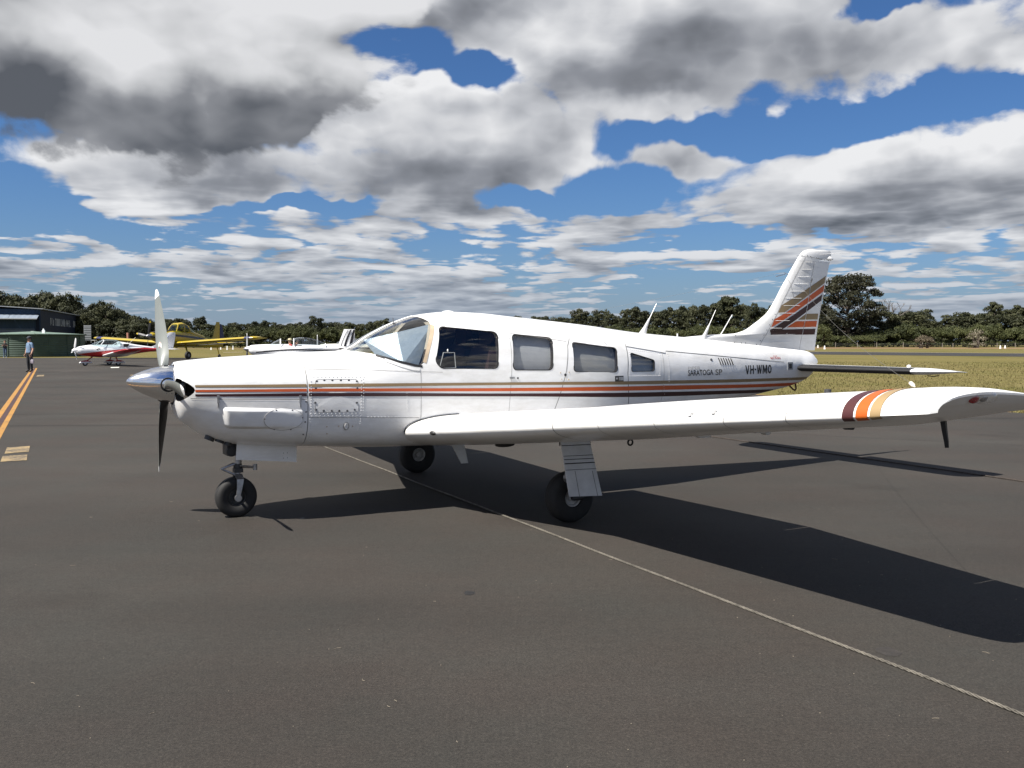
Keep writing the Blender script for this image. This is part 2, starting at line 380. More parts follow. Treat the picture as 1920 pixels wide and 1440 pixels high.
# lifting surfaces: sections (y, x_le, x_te, z_le, up, low) with a common thickness law
def airfoil_t(f):                                   # half thickness of a 12-15 % section, unit chord, thickness 1
    return 5 * (0.2969 * math.sqrt(f) - 0.1260 * f - 0.3516 * f**2 + 0.2843 * f**3 - 0.1036 * f**4)
def foil_ring(sec, n=18, a=0.0, b=1.0):
    y, xl, xt, z, up, lo, drop = sec; c = xt - xl; ring = []
    fr = [a + (b - a) * (1 - math.cos(math.pi * k / n)) / 2 for k in range(n + 1)]
    for f in reversed(fr): ring.append((xl + f * c, y, z - drop * f + airfoil_t(f) * up * c))
    for f in fr[1:] if a == 0 else fr: ring.append((xl + f * c, y, z - drop * f - airfoil_t(f) * lo * c))
    return ring
def surface(name, secs, m, parent, n=18, a=0.0, b=1.0, smooth=35):
    e = MB(); e.rings([foil_ring(s, n, a, b) for s in secs]); return e.build(name, m, parent, smooth)
def smix(p, q, t): return tuple(u + (v - u) * t for u, v in zip(p, q))
def mirror(secs): return [(-s[0],) + tuple(s[1:]) for s in reversed(secs)]
# ------------------------------------------------------------------ ground, apron, runway, markings
def node_mat(name):
    m = bpy.data.materials.new(name); m.use_nodes = True; MATS[name] = m
    nt = m.node_tree; b = nt.nodes['Principled BSDF']; N = nt.nodes; L = nt.links
    tc = N.new('ShaderNodeTexCoord').outputs['Object']
    def noise(scale, detail=6, rough=0.6, vec=None, dist=0.0):
        n = N.new('ShaderNodeTexNoise'); n.inputs['Scale'].default_value = scale; n.inputs['Detail'].default_value = detail
        n.inputs['Roughness'].default_value = rough; n.inputs['Distortion'].default_value = dist; L.new(vec or tc, n.inputs['Vector']); return n.outputs[0]
    def ramp(v, *stops):
        r = N.new('ShaderNodeValToRGB'); L.new(v, r.inputs[0]); e = r.color_ramp.elements
        e[0].position, e[0].color = stops[0][0], (*stops[0][1], 1); e[1].position, e[1].color = stops[-1][0], (*stops[-1][1], 1)
        for p, c in stops[1:-1]:
            x = e.new(p); x.color = (*c, 1)
        return r.outputs[0]
    def mix(f, a, b2, mode='MIX'):
        n = N.new('ShaderNodeMix'); n.data_type = 'RGBA'; n.blend_type = mode
        for i, v in ((0, f), (6, a), (7, b2)):
            if isinstance(v, bpy.types.NodeSocket): L.new(v, n.inputs[i])
            else: n.inputs[i].default_value = v if i == 0 else (*v, 1)
        return n.outputs[2]
    def math_(op, a, c=None, d=None):
        n = N.new('ShaderNodeMath'); n.operation = op
        for i, v in enumerate((a, c, d)):
            if isinstance(v, bpy.types.NodeSocket): L.new(v, n.inputs[i])
            elif v is not None: n.inputs[i].default_value = v
        return n.outputs[0]
    def mapping(scale=(1, 1, 1), rot=0.0, loc=(0, 0, 0)):
        n = N.new('ShaderNodeMapping'); n.inputs['Scale'].default_value = scale; n.inputs['Rotation'].default_value = (0, 0, rot); n.inputs['Location'].default_value = loc
        L.new(tc, n.inputs[0]); return n.outputs[0]
    def bump(h, strength, dist):
        n = N.new('ShaderNodeBump'); n.inputs['Strength'].default_value = strength; n.inputs['Distance'].default_value = dist
        L.new(h, n.inputs['Height']); L.new(n.outputs[0], b.inputs['Normal'])
    return m, b, L, N, tc, noise, ramp, mix, math_, mapping, bump

def asphalt(name, base=(0.0350, 0.0315, 0.0288), seams=True):
    m, b, L, N, tc, noise, ramp, mix, mt, mapping, bump = node_mat(name)
    c = ramp(noise(0.22, 7, 0.6), (0.30, tuple(x * 0.74 for x in base)), (0.52, base), (0.72, tuple(x * 1.24 for x in base)))
    warm = ramp(noise(0.55, 6, 0.62), (0.36, (1.05, 0.97, 0.90)), (0.64, (0.97, 1.01, 0.965)))
    c = mix(1.0, c, warm, 'MULTIPLY')
    streak = ramp(noise(1.0, 6, 0.65, mapping((0.10, 0.9, 1), R(8))), (0.35, (0.86, 0.86, 0.86)), (0.6, (1.06, 1.06, 1.06)))
    c = mix(0.7, c, streak, 'MULTIPLY')
    stain = ramp(noise(0.55, 4, 0.5, mapping((1, 1, 1), 0, (13, 4, 0))), (0.64, (1, 1, 1)), (0.74, (0.74, 0.73, 0.72)))
    c = mix(0.8, c, stain, 'MULTIPLY')
    grain = noise(75, 6, 0.85)
    agg = ramp(grain, (0.30, (0.30, 0.30, 0.30)), (0.46, (0.84, 0.84, 0.84)), (0.58, (1.30, 1.29, 1.27)), (0.72, (2.6, 2.56, 2.45)))
    c = mix(0.9, c, agg, 'MULTIPLY')
    gr2 = ramp(noise(19, 6, 0.75), (0.3, (0.78, 0.78, 0.78)), (0.7, (1.22, 1.22, 1.22)))
    c = mix(0.8, c, gr2, 'MULTIPLY')
    if seams:                                       # paving joints and tyre-worn bands across the apron
        sp = N.new('ShaderNodeSeparateXYZ'); L.new(tc, sp.inputs[0])
        wob = mt('MULTIPLY', mt('SUBTRACT', noise(0.35, 4), 0.5), 0.5)
        for (ang, off, wd, k) in ((6, 20.0, 0.10, 0.80), (5, 17.1, 0.14, 0.78), (4, 31.5, 0.22, 0.82), (-28, 15.4, 0.05, 0.84), (-27, 24.5, 0.07, 0.84), (7, 48, 0.3, 0.86)):
            s = mt('ADD', mt('ADD', mt('MULTIPLY', sp.outputs[0], -math.sin(R(ang))), mt('MULTIPLY', sp.outputs[1], math.cos(R(ang)))), wob)
            d = mt('ABSOLUTE', mt('SUBTRACT', s, off))
            f = N.new('ShaderNodeMapRange'); f.interpolation_type = 'SMOOTHSTEP'; L.new(d, f.inputs[0]); f.inputs[1].default_value = wd * 2.2; f.inputs[2].default_value = wd * 0.3
            f.inputs[3].default_value = 0; f.inputs[4].default_value = 1
            c = mix(mt('MULTIPLY', f.outputs[0], mt('MULTIPLY', noise(0.5, 3), 1.7)), c, (k * 0.9, k * 0.9, k * 0.9), 'MULTIPLY')
    L.new(c, b.inputs['Base Color'])
    b.inputs['Roughness'].default_value = 0.86; b.inputs['Specular IOR Level'].default_value = 0.28
    bump(noise(110, 5, 0.85), 0.8, 0.006)
    return m
def grass_mat(name, a, b2, c2, dry):
    m, b, L, N, tc, noise, ramp, mix, mt, mapping, bump = node_mat(name)
    c = ramp(noise(0.06, 7, 0.62), (0.34, a), (0.5, b2), (0.66, c2))
    c = mix(mt('MULTIPLY', ramp(noise(0.5, 6, 0.65, mapping((0.35, 1, 1), R(-40))), (0.42, (0, 0, 0)), (0.70, (1, 1, 1))), 0.75), c, dry)
    c = mix(0.8, c, ramp(noise(9, 5, 0.75), (0.3, (0.75, 0.75, 0.75)), (0.7, (1.22, 1.22, 1.2))), 'MULTIPLY')
    L.new(c, b.inputs['Base Color']); b.inputs['Roughness'].default_value = 0.95; b.inputs['Specular IOR Level'].default_value = 0.1
    bump(noise(14, 5, 0.75), 0.5, 0.05); return m
def sheet(name, pts, z, m, thick=0.0, parent=None, kind='structure'):
    e = MB(); n = len(pts)
    e.add([(p[0], p[1], z) for p in pts], [tuple(range(n))])
    if thick: e.add([(p[0], p[1], z) for p in pts] + [(p[0], p[1], z - thick) for p in pts], [(i, (i + 1) % n, (i + 1) % n + n, i + n) for i in range(n)])
    me = e.mesh(name, m, 0, False)
    if me.polygons[0].normal.z < 0: me.flip_normals()
    o = link(name, me, parent)
    if kind and not parent: o['kind'] = kind
    return o
M_GRASS = grass_mat('mown grass', (0.082, 0.080, 0.022), (0.112, 0.100, 0.032), (0.135, 0.112, 0.042), (0.160, 0.122, 0.055))
M_DRY = grass_mat('dry verge', (0.15, 0.10, 0.055), (0.18, 0.12, 0.065), (0.14, 0.105, 0.05), (0.22, 0.14, 0.08))
M_ASPH = asphalt('apron asphalt')
M_RUN = asphalt('runway asphalt', (0.030, 0.029, 0.031), False)
sheet('grass_field', [(-4500, -400), (4500, -400), (4500, 5500), (-4500, 5500)], -0.05, M_GRASS)
ED = [(10.96, 19.73), (-10.5, 56.0), (-27.5, 84.2), (-31, 86.0), (-90, 86.4), (-240, 87), (-240, -120), (95, -120)]
edge = []
for i in range(len(ED)):                            # ragged asphalt edge where it meets the grass
    a, b = Vector(ED[i]), Vector(ED[(i + 1) % len(ED)]); n = max(1, int((b - a).length / 0.9)) if i in (0, 1, 2, 3, 7) else 1
    for k in range(n):
        p = a.lerp(b, k / n); w = 0.10 if 0 < k else 0.0
        edge.append((p.x + (mnoise.noise((p.x * 0.9, p.y * 0.9, 0))) * w * 1.5, p.y + mnoise.noise((p.y, p.x, 3)) * w))
apron = sheet('apron', edge, 0.0, M_ASPH, 0.06)
def offset_poly(d0, d1):
    a, b = Vector(ED[7]), Vector(ED[0]); q = [Vector(ED[7]), Vector(ED[0]), Vector(ED[1])]
    n = Vector((q[2].y - q[1].y, -(q[2].x - q[1].x))).normalized(); return n
nrm = offset_poly(0, 0)
vp = [(p[0] + nrm.x * d, p[1] + nrm.y * d) for d in (-0.25,) for p in edge[:45]]
vq = [(p[0] + nrm.x * (0.55 + 0.35 * mnoise.noise((p[0], p[1], 9))), p[1] + nrm.y * 0.6) for p in edge[:45]]
sheet('dry_grass_verge', vp + list(reversed(vq)), -0.03, mat('dead orange grass', (0.20, 0.115, 0.035), 0.95, var=0.5, vscale=9))
u = Vector((16.36, -16.12)).normalized(); rn, rf = Vector((38.34, 110.73)), Vector((48.70, 140.67))
sheet('runway', [rn - u * 75, rn + u * 260, rf + u * 260, rf - u * 95], -0.035, M_RUN)
vu = u; sheet('pale_verge', [rf - u * 95 + Vector((1, 1)) * 0.2, rf + u * 260 + Vector((1, 1)) * 0.2, rf + u * 260 + Vector((1.6, 1.6)), rf - u * 95 + Vector((1.6, 1.6))], -0.033, mat('pale dead grass', (0.24, 0.20, 0.12), 0.95, var=0.3, vscale=3))
sheet('firebreak', [AT(1380, 205) , AT(2200, 185), AT(2300, 222), AT(1380, 250)], -0.031, M_DRY)
sheet('far_firebreak', [AT(300, 190), AT(1000, 190), AT(1000, 206), AT(300, 206)], -0.031, M_DRY)
# painted lines: two yellow stripes with a dark red one between, worn
def paint(name, col, wear):
    m, b, L, N, tc, noise, ramp, mix, mt, mapping, bump = node_mat(name)
    f = ramp(mt('ADD', mt('MULTIPLY', noise(2.0, 6, 0.7), 0.55), mt('MULTIPLY', noise(30, 4, 0.7), 0.45)), (wear, (0, 0, 0)), (wear + 0.10, (1, 1, 1)))
    c = mix(f, (0.065, 0.055, 0.045), mix(0.5, col, ramp(noise(1.2, 5), (0.3, (0.75, 0.75, 0.75)), (0.7, (1.15, 1.15, 1.15))), 'MULTIPLY'))
    L.new(c, b.inputs['Base Color']); b.inputs['Roughness'].default_value = 0.75; bump(noise(160, 3, 0.8), 0.4, 0.003); return m
M_YEL = paint('worn yellow line paint', (0.33, 0.165, 0.032), 0.36)
M_RED = mat('dark red line paint', (0.045, 0.021, 0.021), 0.8, var=0.25, vscale=6)
M_TAN = paint('faded cream paint', (0.27, 0.195, 0.095), 0.44)
LN, LF = G(0, 796), G(65.5, 690.3); LT = (LF - LN).normalized(); LS = Vector((LT.y, -LT.x, 0))
def line_strip(name, o0, o1, m, z):
    n = 40; A, B = LN - LT * 16, LF; pts = [A.lerp(B, k / n) + LS * o0 for k in range(n + 1)] + [A.lerp(B, 1 - k / n) + LS * o1 for k in range(n + 1)]
    return sheet(name, pts, z, m, parent=apron)
OFF = [(G(0, py) - LN).dot(LS) for py in (770, 785, 802.5, 823.6)]
line_strip('yellow_line', OFF[0], OFF[1], M_YEL, 0.003)
line_strip('red_line', OFF[1] + .004, OFF[2] - .004, M_RED, 0.003)
line_strip('yellow_line', OFF[2], OFF[3], M_YEL, 0.003)
def zq(*pts): return [G(x / 6.54, 660 + y / 6.54) for x, y in pts]
sheet('painted_patch', zq((85, 1175), (367, 1155), (355, 1225), (55, 1250)), 0.005, M_TAN, parent=apron)
sheet('painted_patch', zq((30, 1280), (335, 1262), (330, 1330), (5, 1350)), 0.005, M_TAN, parent=apron)
sheet('painted_patch', zq((458, 284), (545, 280), (535, 299), (445, 303)), 0.005, M_TAN, parent=apron)
sheet('painted_patch', [G(208, 688.6), G(224, 688.2), G(223, 689.6), G(207, 690)], 0.005, mat('white line paint', (0.62, 0.6, 0.55), 0.8), parent=apron)
sheet('painted_patch', [G(245, 703), G(262, 702.4), G(258, 704), G(243, 704.6)], 0.005, M_TAN, parent=apron)
def stain(px, py, rx, ry, m, seed):
    c = G(px, py); pts = []
    for k in range(22):
        a = 2 * math.pi * k / 22; q = 1 + 0.22 * mnoise.noise((math.cos(a) * 1.5 + seed, math.sin(a) * 1.5, 0))
        pts.append((c.x + rx * q * math.cos(a), c.y + ry * q * math.sin(a)))
    return sheet('oil_stain', pts, 0.0012, m, parent=apron)
M_OIL = mat('oil on asphalt', (0.013, 0.012, 0.012), 0.55, var=0.3, vscale=40, bump=0.4, bscale=160)
M_OIL2 = mat('soaked oil', (0.027, 0.023, 0.020), 0.75, var=0.3, vscale=25, bump=0.4, bscale=160)
stain(880, 1112, 0.036, 0.045, M_OIL, 1); stain(1665, 1222, 0.055, 0.07, M_OIL2, 2); stain(567, 972, 0.022, 0.03, M_OIL, 3)
# loose straw and grit on the apron
e = MB(); rnd = random.Random(5)
for k in range(150):
    y = 2.2 * (9.0 / 2.2) ** rnd.random(); x = rnd.uniform(-0.62, 0.62) * y; a = rnd.uniform(0, 6.28)
    if rnd.random() < 0.28:
        l = rnd.uniform(0.01, 0.045); w = 0.0012; c, s = math.cos(a), math.sin(a); bend = rnd.uniform(-0.3, 0.3) * l
        p = [(-l / 2, 0), (0, bend), (l / 2, 0)]
        e.tube([(x + c * q[0] - s * q[1], y + s * q[0] + c * q[1], 0.002) for q in p], w, 4)
    else:
        r = rnd.uniform(0.0012, 0.0032); e.ball((x, y, r * 0.7), (r * 1.3, r, r * 0.8), 5, 3)
tag(e.build('loose_grit', mat('straw and grit', (0.20, 0.17, 0.13), 0.9, var=0.3, vscale=3), None, 0), 'scattered pale straw pieces and grit lying on the asphalt', 'grit', kind='stuff')
# wire rope tie-down cables lying along the apron
def rope(name, a, b, dia, label, m, strands=3):
    e = MB(); a, b = Vector(a), Vector(b); L = (b - a).length; t = (b - a) / L; s = Vector((-t.y, t.x, 0)); pitch = dia * 6.5
    n = int(L / pitch * 7)
    for k in range(strands):
        path = []
        for i in range(n + 1):
            d = L * i / n; w = 2 * math.pi * d / pitch + 2 * math.pi * k / strands
            sag = 0.012 * mnoise.noise((d * 0.8, 0, 1)) + 0.03 * mnoise.noise((d * 0.18, 2, 1))
            path.append(a + t * d + s * (sag + math.cos(w) * dia * 0.29) + Vector((0, 0, dia * 0.52 + math.sin(w) * dia * 0.29)))
        e.tube(path, dia * 0.235, 6)
    return tag(e.build(name, m, None, 60), label, 'cable', 'wire tie-down cables on the apron')
M_ROPE = mat('galvanised wire rope', (0.115, 0.103, 0.085), 0.7, 0.1, var=0.45, vscale=14)
c0, c1 = G(620, 843), G(1920, 1345); ct = (c1 - c0).normalized()
rope('wire_rope', c0 - ct * 4.5, c1 + ct * 1.6, 0.0165, 'twisted wire rope running under the white airplane toward open asphalt', M_ROPE)
d0, d1 = G(1824, 890), G(1920, 906)
M_ROPE2 = mat('rusty wire rope', (0.055, 0.043, 0.036), 0.7, 0.2, var=0.3, vscale=14)
rope('wire_rope', d0 - ct * 5.5, d0 + ct * 9.0, 0.018, 'dark rusty wire rope lying behind the airplane tail shadow', M_ROPE2, 3)
# ------------------------------------------------------------------ the white single-engine airplane
# own axes: x aft from the nose wheel, y to its right wing (away from the camera), z up
ORG = Vector((-2.4734, 7.8758, 0))
def tolocal(w): d = Vector(w) - ORG; return Vector((d.dot(AX), d.dot(AY), d.z))
CL = tolocal((0, 0, CAMH))
def YP(px, py, y):                                  # where a pixel's ray meets the plane's own plane y = const
    d = pray(px, py); dl = Vector((d.dot(AX), d.dot(AY), d.z)); return CL + dl * ((y - CL.y) / dl.y)
def tab(*p): return [a for a, b in p], [b for a, b in p]
T_ZT = tab((-.525, 1.335), (-.515, 1.372), (-.49, 1.390), (-.42, 1.400), (-.2, 1.421), (.16, 1.443), (.5, 1.464), (.8, 1.474), (.98, 1.480), (1.06, 1.505), (1.25, 1.622), (1.52, 1.752), (1.8, 1.834), (2.09, 1.863), (2.38, 1.856), (2.75, 1.826), (3.0, 1.806), (3.68, 1.746), (4.41, 1.668), (5.0, 1.626), (5.4, 1.597), (5.9, 1.556), (6.6, 1.498), (7.1, 1.455), (7.25, 1.42), (7.34, 1.35))
T_ZB = tab((-.525, 1.02), (-.515, .97), (-.49, .91), (-.45, .868), (-.4, .832), (-.32, .768), (-.22, .71), (-.09, .672), (.1, .648), (.5, .622), (1.03, .585), (1.46, .568), (1.9, .560), (2.8, .570), (3.6, .625), (4.5, .705), (5.2, .775), (5.98, .872), (6.37, .926), (6.88, 1.005), (7.15, 1.085), (7.28, 1.17), (7.34, 1.27))
T_ZC = tab((-.525, 1.17), (.5, 1.07), (1.5, 1.05), (3, 1.07), (5, 1.15), (7.34, 1.30))
T_W = tab((-.525, .30), (-.515, .345), (-.49, .378), (-.42, .42), (-.2, .475), (0, .51), (.48, .56), (1.2, .60), (2, .62), (3, .62), (3.6, .60), (4.5, .47), (5.5, .32), (6.5, .18), (7.2, .09), (7.34, .04))
T_NT = tab((-.525, 2.6), (.5, 2.6), (1.0, 2.5), (2, 2.7), (3.5, 2.5), (5, 2.2), (7.34, 2.0))
T_NB = tab((-.525, 2.3), (0, 2.8), (.5, 3.4), (3, 3.8), (4.5, 2.8), (7.34, 2.0))
def sec(x): return tuple(interp(t[0], t[1], x) for t in (T_ZT, T_ZB, T_ZC, T_W, T_NT, T_NB))
def side_y(x, z):
    zt, zb, zc, w, nt, nb = sec(x)
    q, n = ((z - zc) / (zt - zc), nt) if z >= zc else ((zc - z) / (zc - zb), nb)
    return w * max(0.0, 1 - min(1, q)**n) ** (1 / n)
def top_z(x, y):
    zt, zb, zc, w, nt, nb = sec(x); return zc + (zt - zc) * max(0, 1 - min(1, abs(y) / w)**nt) ** (1 / nt)
def ring_at(x, inset=0.0, n=88):
    zt, zb, zc, w, nt, nb = sec(x); zt -= inset; zb += inset; w = max(0.004, w - inset); r = []
    for k in range(n):
        a = 2 * math.pi * (k + 0.5) / n; c, s = math.cos(a), math.sin(a); m = nt if s > 0 else nb
        r.append((x, w * math.copysign(abs(c) ** (2 / m), c), zc + (zt - zc if s > 0 else zc - zb) * math.copysign(abs(s) ** (2 / m), s)))
    return r
def xs_between(a, b, step):
    n = max(2, int(round((b - a) / step))); return [a + (b - a) * i / n for i in range(n + 1)]
def SP(px, py, fr=1.0):                             # pixel -> (x, z) on the near side skin
    y = -0.5
    for _ in range(25):
        q = YP(px, py, y); y = -side_y(max(-.5, min(7.3, q.x)), q.z) * fr if fr == 1.0 else -interp(T_W[0], T_W[1], q.x) * fr
        y = min(y, -0.05)
    return (q.x, q.z)
def skin(x, z, off=0.003): return Vector((x, -(side_y(x, z) + off), z))

M_WH = aircraft_white('aircraft white', (0.79, 0.79, 0.785), 0.16)
M_WH2 = aircraft_white('aircraft white wing', (0.80, 0.795, 0.78), 0.10, 0.3)
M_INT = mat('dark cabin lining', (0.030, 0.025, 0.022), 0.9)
M_BLK = mat('black rubber', (0.012, 0.012, 0.013), 0.55)
M_TYRE = mat('tyre rubber', (0.012, 0.0115, 0.0115), 0.75, var=0.25, vscale=20)
M_STL = mat('bare steel', (0.42, 0.42, 0.43), 0.38, 0.9, var=0.25, vscale=18)
M_GREY = mat('grey paint', (0.30, 0.31, 0.32), 0.5, var=0.15)
M_DKM = mat('dark metal', (0.06, 0.06, 0.062), 0.5, 0.6)
M_BRONZE = mat('tan stripe paint', (0.235, 0.165, 0.085), 0.35, var=0.06)
M_ORNG = mat('burnt orange stripe paint', (0.50, 0.088, 0.020), 0.35, var=0.06)
M_BRWN = mat('dark brown stripe paint', (0.036, 0.010, 0.012), 0.35)
M_LINE = mat('grey panel joint', (0.22, 0.215, 0.21), 0.8)  # the joint lines' own grey
M_LINE2 = mat('dark panel gap', (0.05, 0.05, 0.05), 0.8)
M_FAST = mat('fastener heads', (0.13, 0.13, 0.135), 0.5, 0.6)
M_RIV = mat('rivet heads', (0.62, 0.62, 0.62), 0.4)
plane = empty('light_airplane', ORG, YAW, 'white low-wing airplane with brown, orange and tan stripes parked on the apron', 'airplane')

# --- fuselage shell with real window openings and a hollow cabin
def loft_mesh(x0, x1, step, mats, inset=0.0):
    e = MB(); e.rings([ring_at(x, inset) for x in xs_between(x0, x1, step)]); return e.mesh('loft', mats)
def poly_px(pts, fr): return [SP(px, py, fr) for px, py in pts]
W_FRONT = roundpoly(poly_px([(836, 611), (941, 622), (932, 691.5), (826, 691), (816, 678)], .95), [.05, .06, .05, .06, .05])
W_MID = roundpoly(poly_px([(968, 626), (1044, 633), (1035, 694), (960, 694)], .96), .055)
W_DOOR = roundpoly(poly_px([(1080, 641), (1162, 652), (1156, 698), (1074, 697)], .96), .045)
W_REAR = roundpoly(poly_px([(1187, 661), (1229, 675), (1226, 696), (1183, 697)], .97), .03)
WINS = [('front', W_FRONT), ('mid', W_MID), ('door', W_DOOR), ('rear', W_REAR)]
WSH = [(0.99, 1.66), (1.012, 1.480), (1.13, 1.457), (1.31, 1.400), (1.50, 1.352), (1.548, 1.347), (1.578, 1.372), (1.623, 1.494), (1.731, 1.716), (1.738, 1.755), (1.70, 1.800), (1.62, 1.98)]
shell = loft_mesh(0.504, 7.34, 0.075, [M_WH, M_INT])
cav = MB(); cav.rings([[(p[0], p[1], max(p[2], 0.82)) for p in ring_at(x, 0.05)] for x in xs_between(1.04, 4.5, 0.12)], mi=1)
shell = boolean(shell, cav.mesh('c', [M_WH, M_INT]))
cut = MB(); cut.prism(WSH, -0.9, 0.9, 1); shell = boolean(shell, cut.mesh('c', [M_WH, M_INT]))
for nm, poly in WINS:
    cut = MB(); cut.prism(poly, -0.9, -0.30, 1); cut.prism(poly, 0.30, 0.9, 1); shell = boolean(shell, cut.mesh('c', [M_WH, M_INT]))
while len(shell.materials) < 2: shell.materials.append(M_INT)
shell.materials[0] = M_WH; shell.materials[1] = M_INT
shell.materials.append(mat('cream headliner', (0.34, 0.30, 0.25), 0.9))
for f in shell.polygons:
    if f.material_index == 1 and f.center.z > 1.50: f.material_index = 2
shade(shell, 32); fus = link('fuselage', shell, plane)
def tube_mesh(i0, i1, x0, x1, m):
    xs = xs_between(x0, x1, 0.075); rs = [ring_at(x, i0) for x in xs] + [ring_at(x, i1) for x in reversed(xs)]
    e = MB(); n = len(rs[0]); e.rings(rs + [rs[0]], cap=False); me = e.mesh('tube', m)
    b = bmesh.new(); b.from_mesh(me); bmesh.ops.remove_doubles(b, verts=b.verts, dist=1e-6); bmesh.ops.recalc_face_normals(b, faces=b.faces); b.to_mesh(me); b.free(); return me
M_GLZ = glass('tinted side glass', (0.90, 0.90, 0.90)); M_WSG = glass('clear windshield', (0.95, 0.96, 0.95))
cut = MB(); cut.prism(WSH, -0.9, 0.9)
ws = boolean(tube_mesh(0.003, 0.009, 0.9, 1.9, M_WSG), cut.mesh('c', M_WSG), 'INTERSECT'); shade(ws, 40); windshield = link('windshield', ws, fus)
def inpoly(poly, k):
    cx = sum(p[0] for p in poly) / len(poly); cz = sum(p[1] for p in poly) / len(poly)
    out = []
    for p in poly:
        d = Vector((p[0] - cx, p[1] - cz)); out.append((cx + d.x * (1 + k / d.length), cz + d.y * (1 + k / d.length)))
    return out
def loop_strip(poly, d0, d1, off, name, m, parent, f=None):
    a, b = inpoly(poly, d0), inpoly(poly, d1); f = f or skin; e = MB(); n = len(a)
    vs = [f(x, z, off) for x, z in a] + [f(x, z, off) for x, z in b] + [f(x, z, off - 0.008) for x, z in a] + [f(x, z, off - 0.012) for x, z in b]
    fs = []
    for i in range(n):
        j = (i + 1) % n; fs += [(i, j, n + j, n + i), (i, 2 * n + i, 2 * n + j, j), (n + i, n + j, 3 * n + j, 3 * n + i)]
    e.add(vs, fs); return e.build(name, m, parent, 40)
SHADE = mat('grey blue window shade', (0.40, 0.42, 0.44), 0.65, var=0.10, vscale=3)
SHADE2 = mat('grey window shade', (0.35, 0.36, 0.355), 0.65, var=0.12, vscale=2)
for nm, poly in WINS:
    for sgn in (-1, 1):
        cut = MB(); cut.prism(poly, sgn * 0.30, sgn * 0.9)
        g = boolean(tube_mesh(0.005, 0.010, 1.6, 4.6, M_GLZ), cut.mesh('c', M_GLZ), 'INTERSECT'); shade(g, 40)
        g = link('window', g, fus)
        cutf = MB(); cutf.prism(inpoly(poly, 0.012), sgn * 0.30, sgn * 0.9)
        if sgn > 0:  # dark far-side blinds, added to keep the cabin interior dark
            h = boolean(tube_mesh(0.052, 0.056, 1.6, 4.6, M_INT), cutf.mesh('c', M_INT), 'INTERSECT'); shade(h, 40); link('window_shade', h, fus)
        if sgn < 0:
            loop_strip(poly, 0.004, -0.007, 0.002, 'gasket', M_BLK, g)
            if nm != 'front':
                big = inpoly(poly, 0.012); cut = MB(); cut.prism(big, -0.9, -0.30); sm = SHADE if nm == 'mid' else SHADE2
                if nm == 'rear': big = poly
                h = boolean(tube_mesh(0.052, 0.056, 1.6, 4.6, sm), cut.mesh('c', sm), 'INTERSECT'); shade(h, 40); link('window_shade', h, fus)
VENT = [SP(*q, .95) for q in ((823, 690.5), (833, 661), (853.5, 661), (853.5, 689.5))]
loop_strip(VENT, 0.003, -0.004, -0.002, 'vent_window_frame', mat('clear acrylic edge', (0.25, 0.26, 0.26), 0.3), fus)
e = MB(); q = SP(841, 657, .95); e.ball(skin(q[0], q[1], 0.0), (0.006, 0.006, 0.014)); e.build('vent_latch', mat('white plastic', (0.75, 0.75, 0.73), 0.4), fus)

# windshield: centre post, edge sealant, wipe strip, foil sun screen behind the glass
e = MB(); xs = xs_between(0.985, 1.705, 0.03)
e.add([(x, y, top_z(x, y) + o) for x in xs for y, o in ((-.024, .001), (-.018, .007), (.018, .007), (.024, .001))], [(i * 4 + k, i * 4 + k + 1, i * 4 + k + 5, i * 4 + k + 4) for i in range(len(xs) - 1) for k in range(3)])
e.build('centre_post', M_WH, windshield, 50)
def surf_strip(pts, w, off, name, m, parent, n=8, f=None, thick=0.0):
    """ribbon along a polyline of (x, z) on the near skin"""
    f = f or skin; P = []
    for i in range(len(pts) - 1):
        for k in range(n): P.append(Vector(pts[i]).lerp(Vector(pts[i + 1]), k / n))
    P.append(Vector(pts[-1])); vs = []; fs = []
    for i, p in enumerate(P):
        t = (P[min(i + 1, len(P) - 1)] - P[max(i - 1, 0)]).normalized(); s = Vector((-t.y, t.x)) * w / 2
        vs += [f(p.x + s.x, p.y + s.y, off), f(p.x - s.x, p.y - s.y, off)]
        if i: fs.append((2 * i - 2, 2 * i, 2 * i + 1, 2 * i - 1))
    e = MB(); e.add(vs, fs); return e.build(name, m, parent, 50)
M_SEAL = mat('aged cream sealant', (0.46, 0.36, 0.25), 0.6, var=0.15, vscale=12)
surf_strip([(1.585, 1.372), (1.64, 1.505), (1.748, 1.722)], 0.034, 0.003, 'edge_seal', M_SEAL, windshield)
surf_strip([(1.16, 1.443), (1.31, 1.394), (1.50, 1.346), (1.562, 1.337)], 0.022, 0.003, 'base_seal', M_BLK, windshield)
surf_strip([(1.22, 1.402), (1.36, 1.350), (1.47, 1.318), (1.535, 1.314)], 0.028, 0.005, 'fairing_strip', M_WH, fus)
m, b, L, N, tc, noise, ramp, mix, mt, mapping, bump = node_mat('crinkled foil screen')
b.inputs['Base Color'].default_value = (0.235, 0.285, 0.35, 1); b.inputs['Metallic'].default_value = 0.25; b.inputs['Roughness'].default_value = 0.38
vo = N.new('ShaderNodeTexVoronoi'); vo.inputs['Scale'].default_value = 9; vo.feature = 'DISTANCE_TO_EDGE'; L.new(mapping((1, 1, 2.2), 0.4), vo.inputs['Vector'])
bump(mt('ADD', mt('MULTIPLY', vo.outputs[0], 1.2), noise(26, 5, 0.7)), 0.16, 0.02)
sm = MATS['crinkled foil screen']
def inset(px, py, y, d):
    q = YP(px, py, y); return Vector((q.x, -(max(.05, side_y(q.x, q.z) - d)), q.z))
FA, FB, FC, FD, FE, FF, FG = [inset(*q) for q in ((701, 637, -.34, .04), (707, 665, -.46, .05), (757, 681, -.55, .018), (786, 684, -.55, .05), (817, 606, -.40, .045), (745, 623, -.31, .04), (775, 662, -.50, .018))]
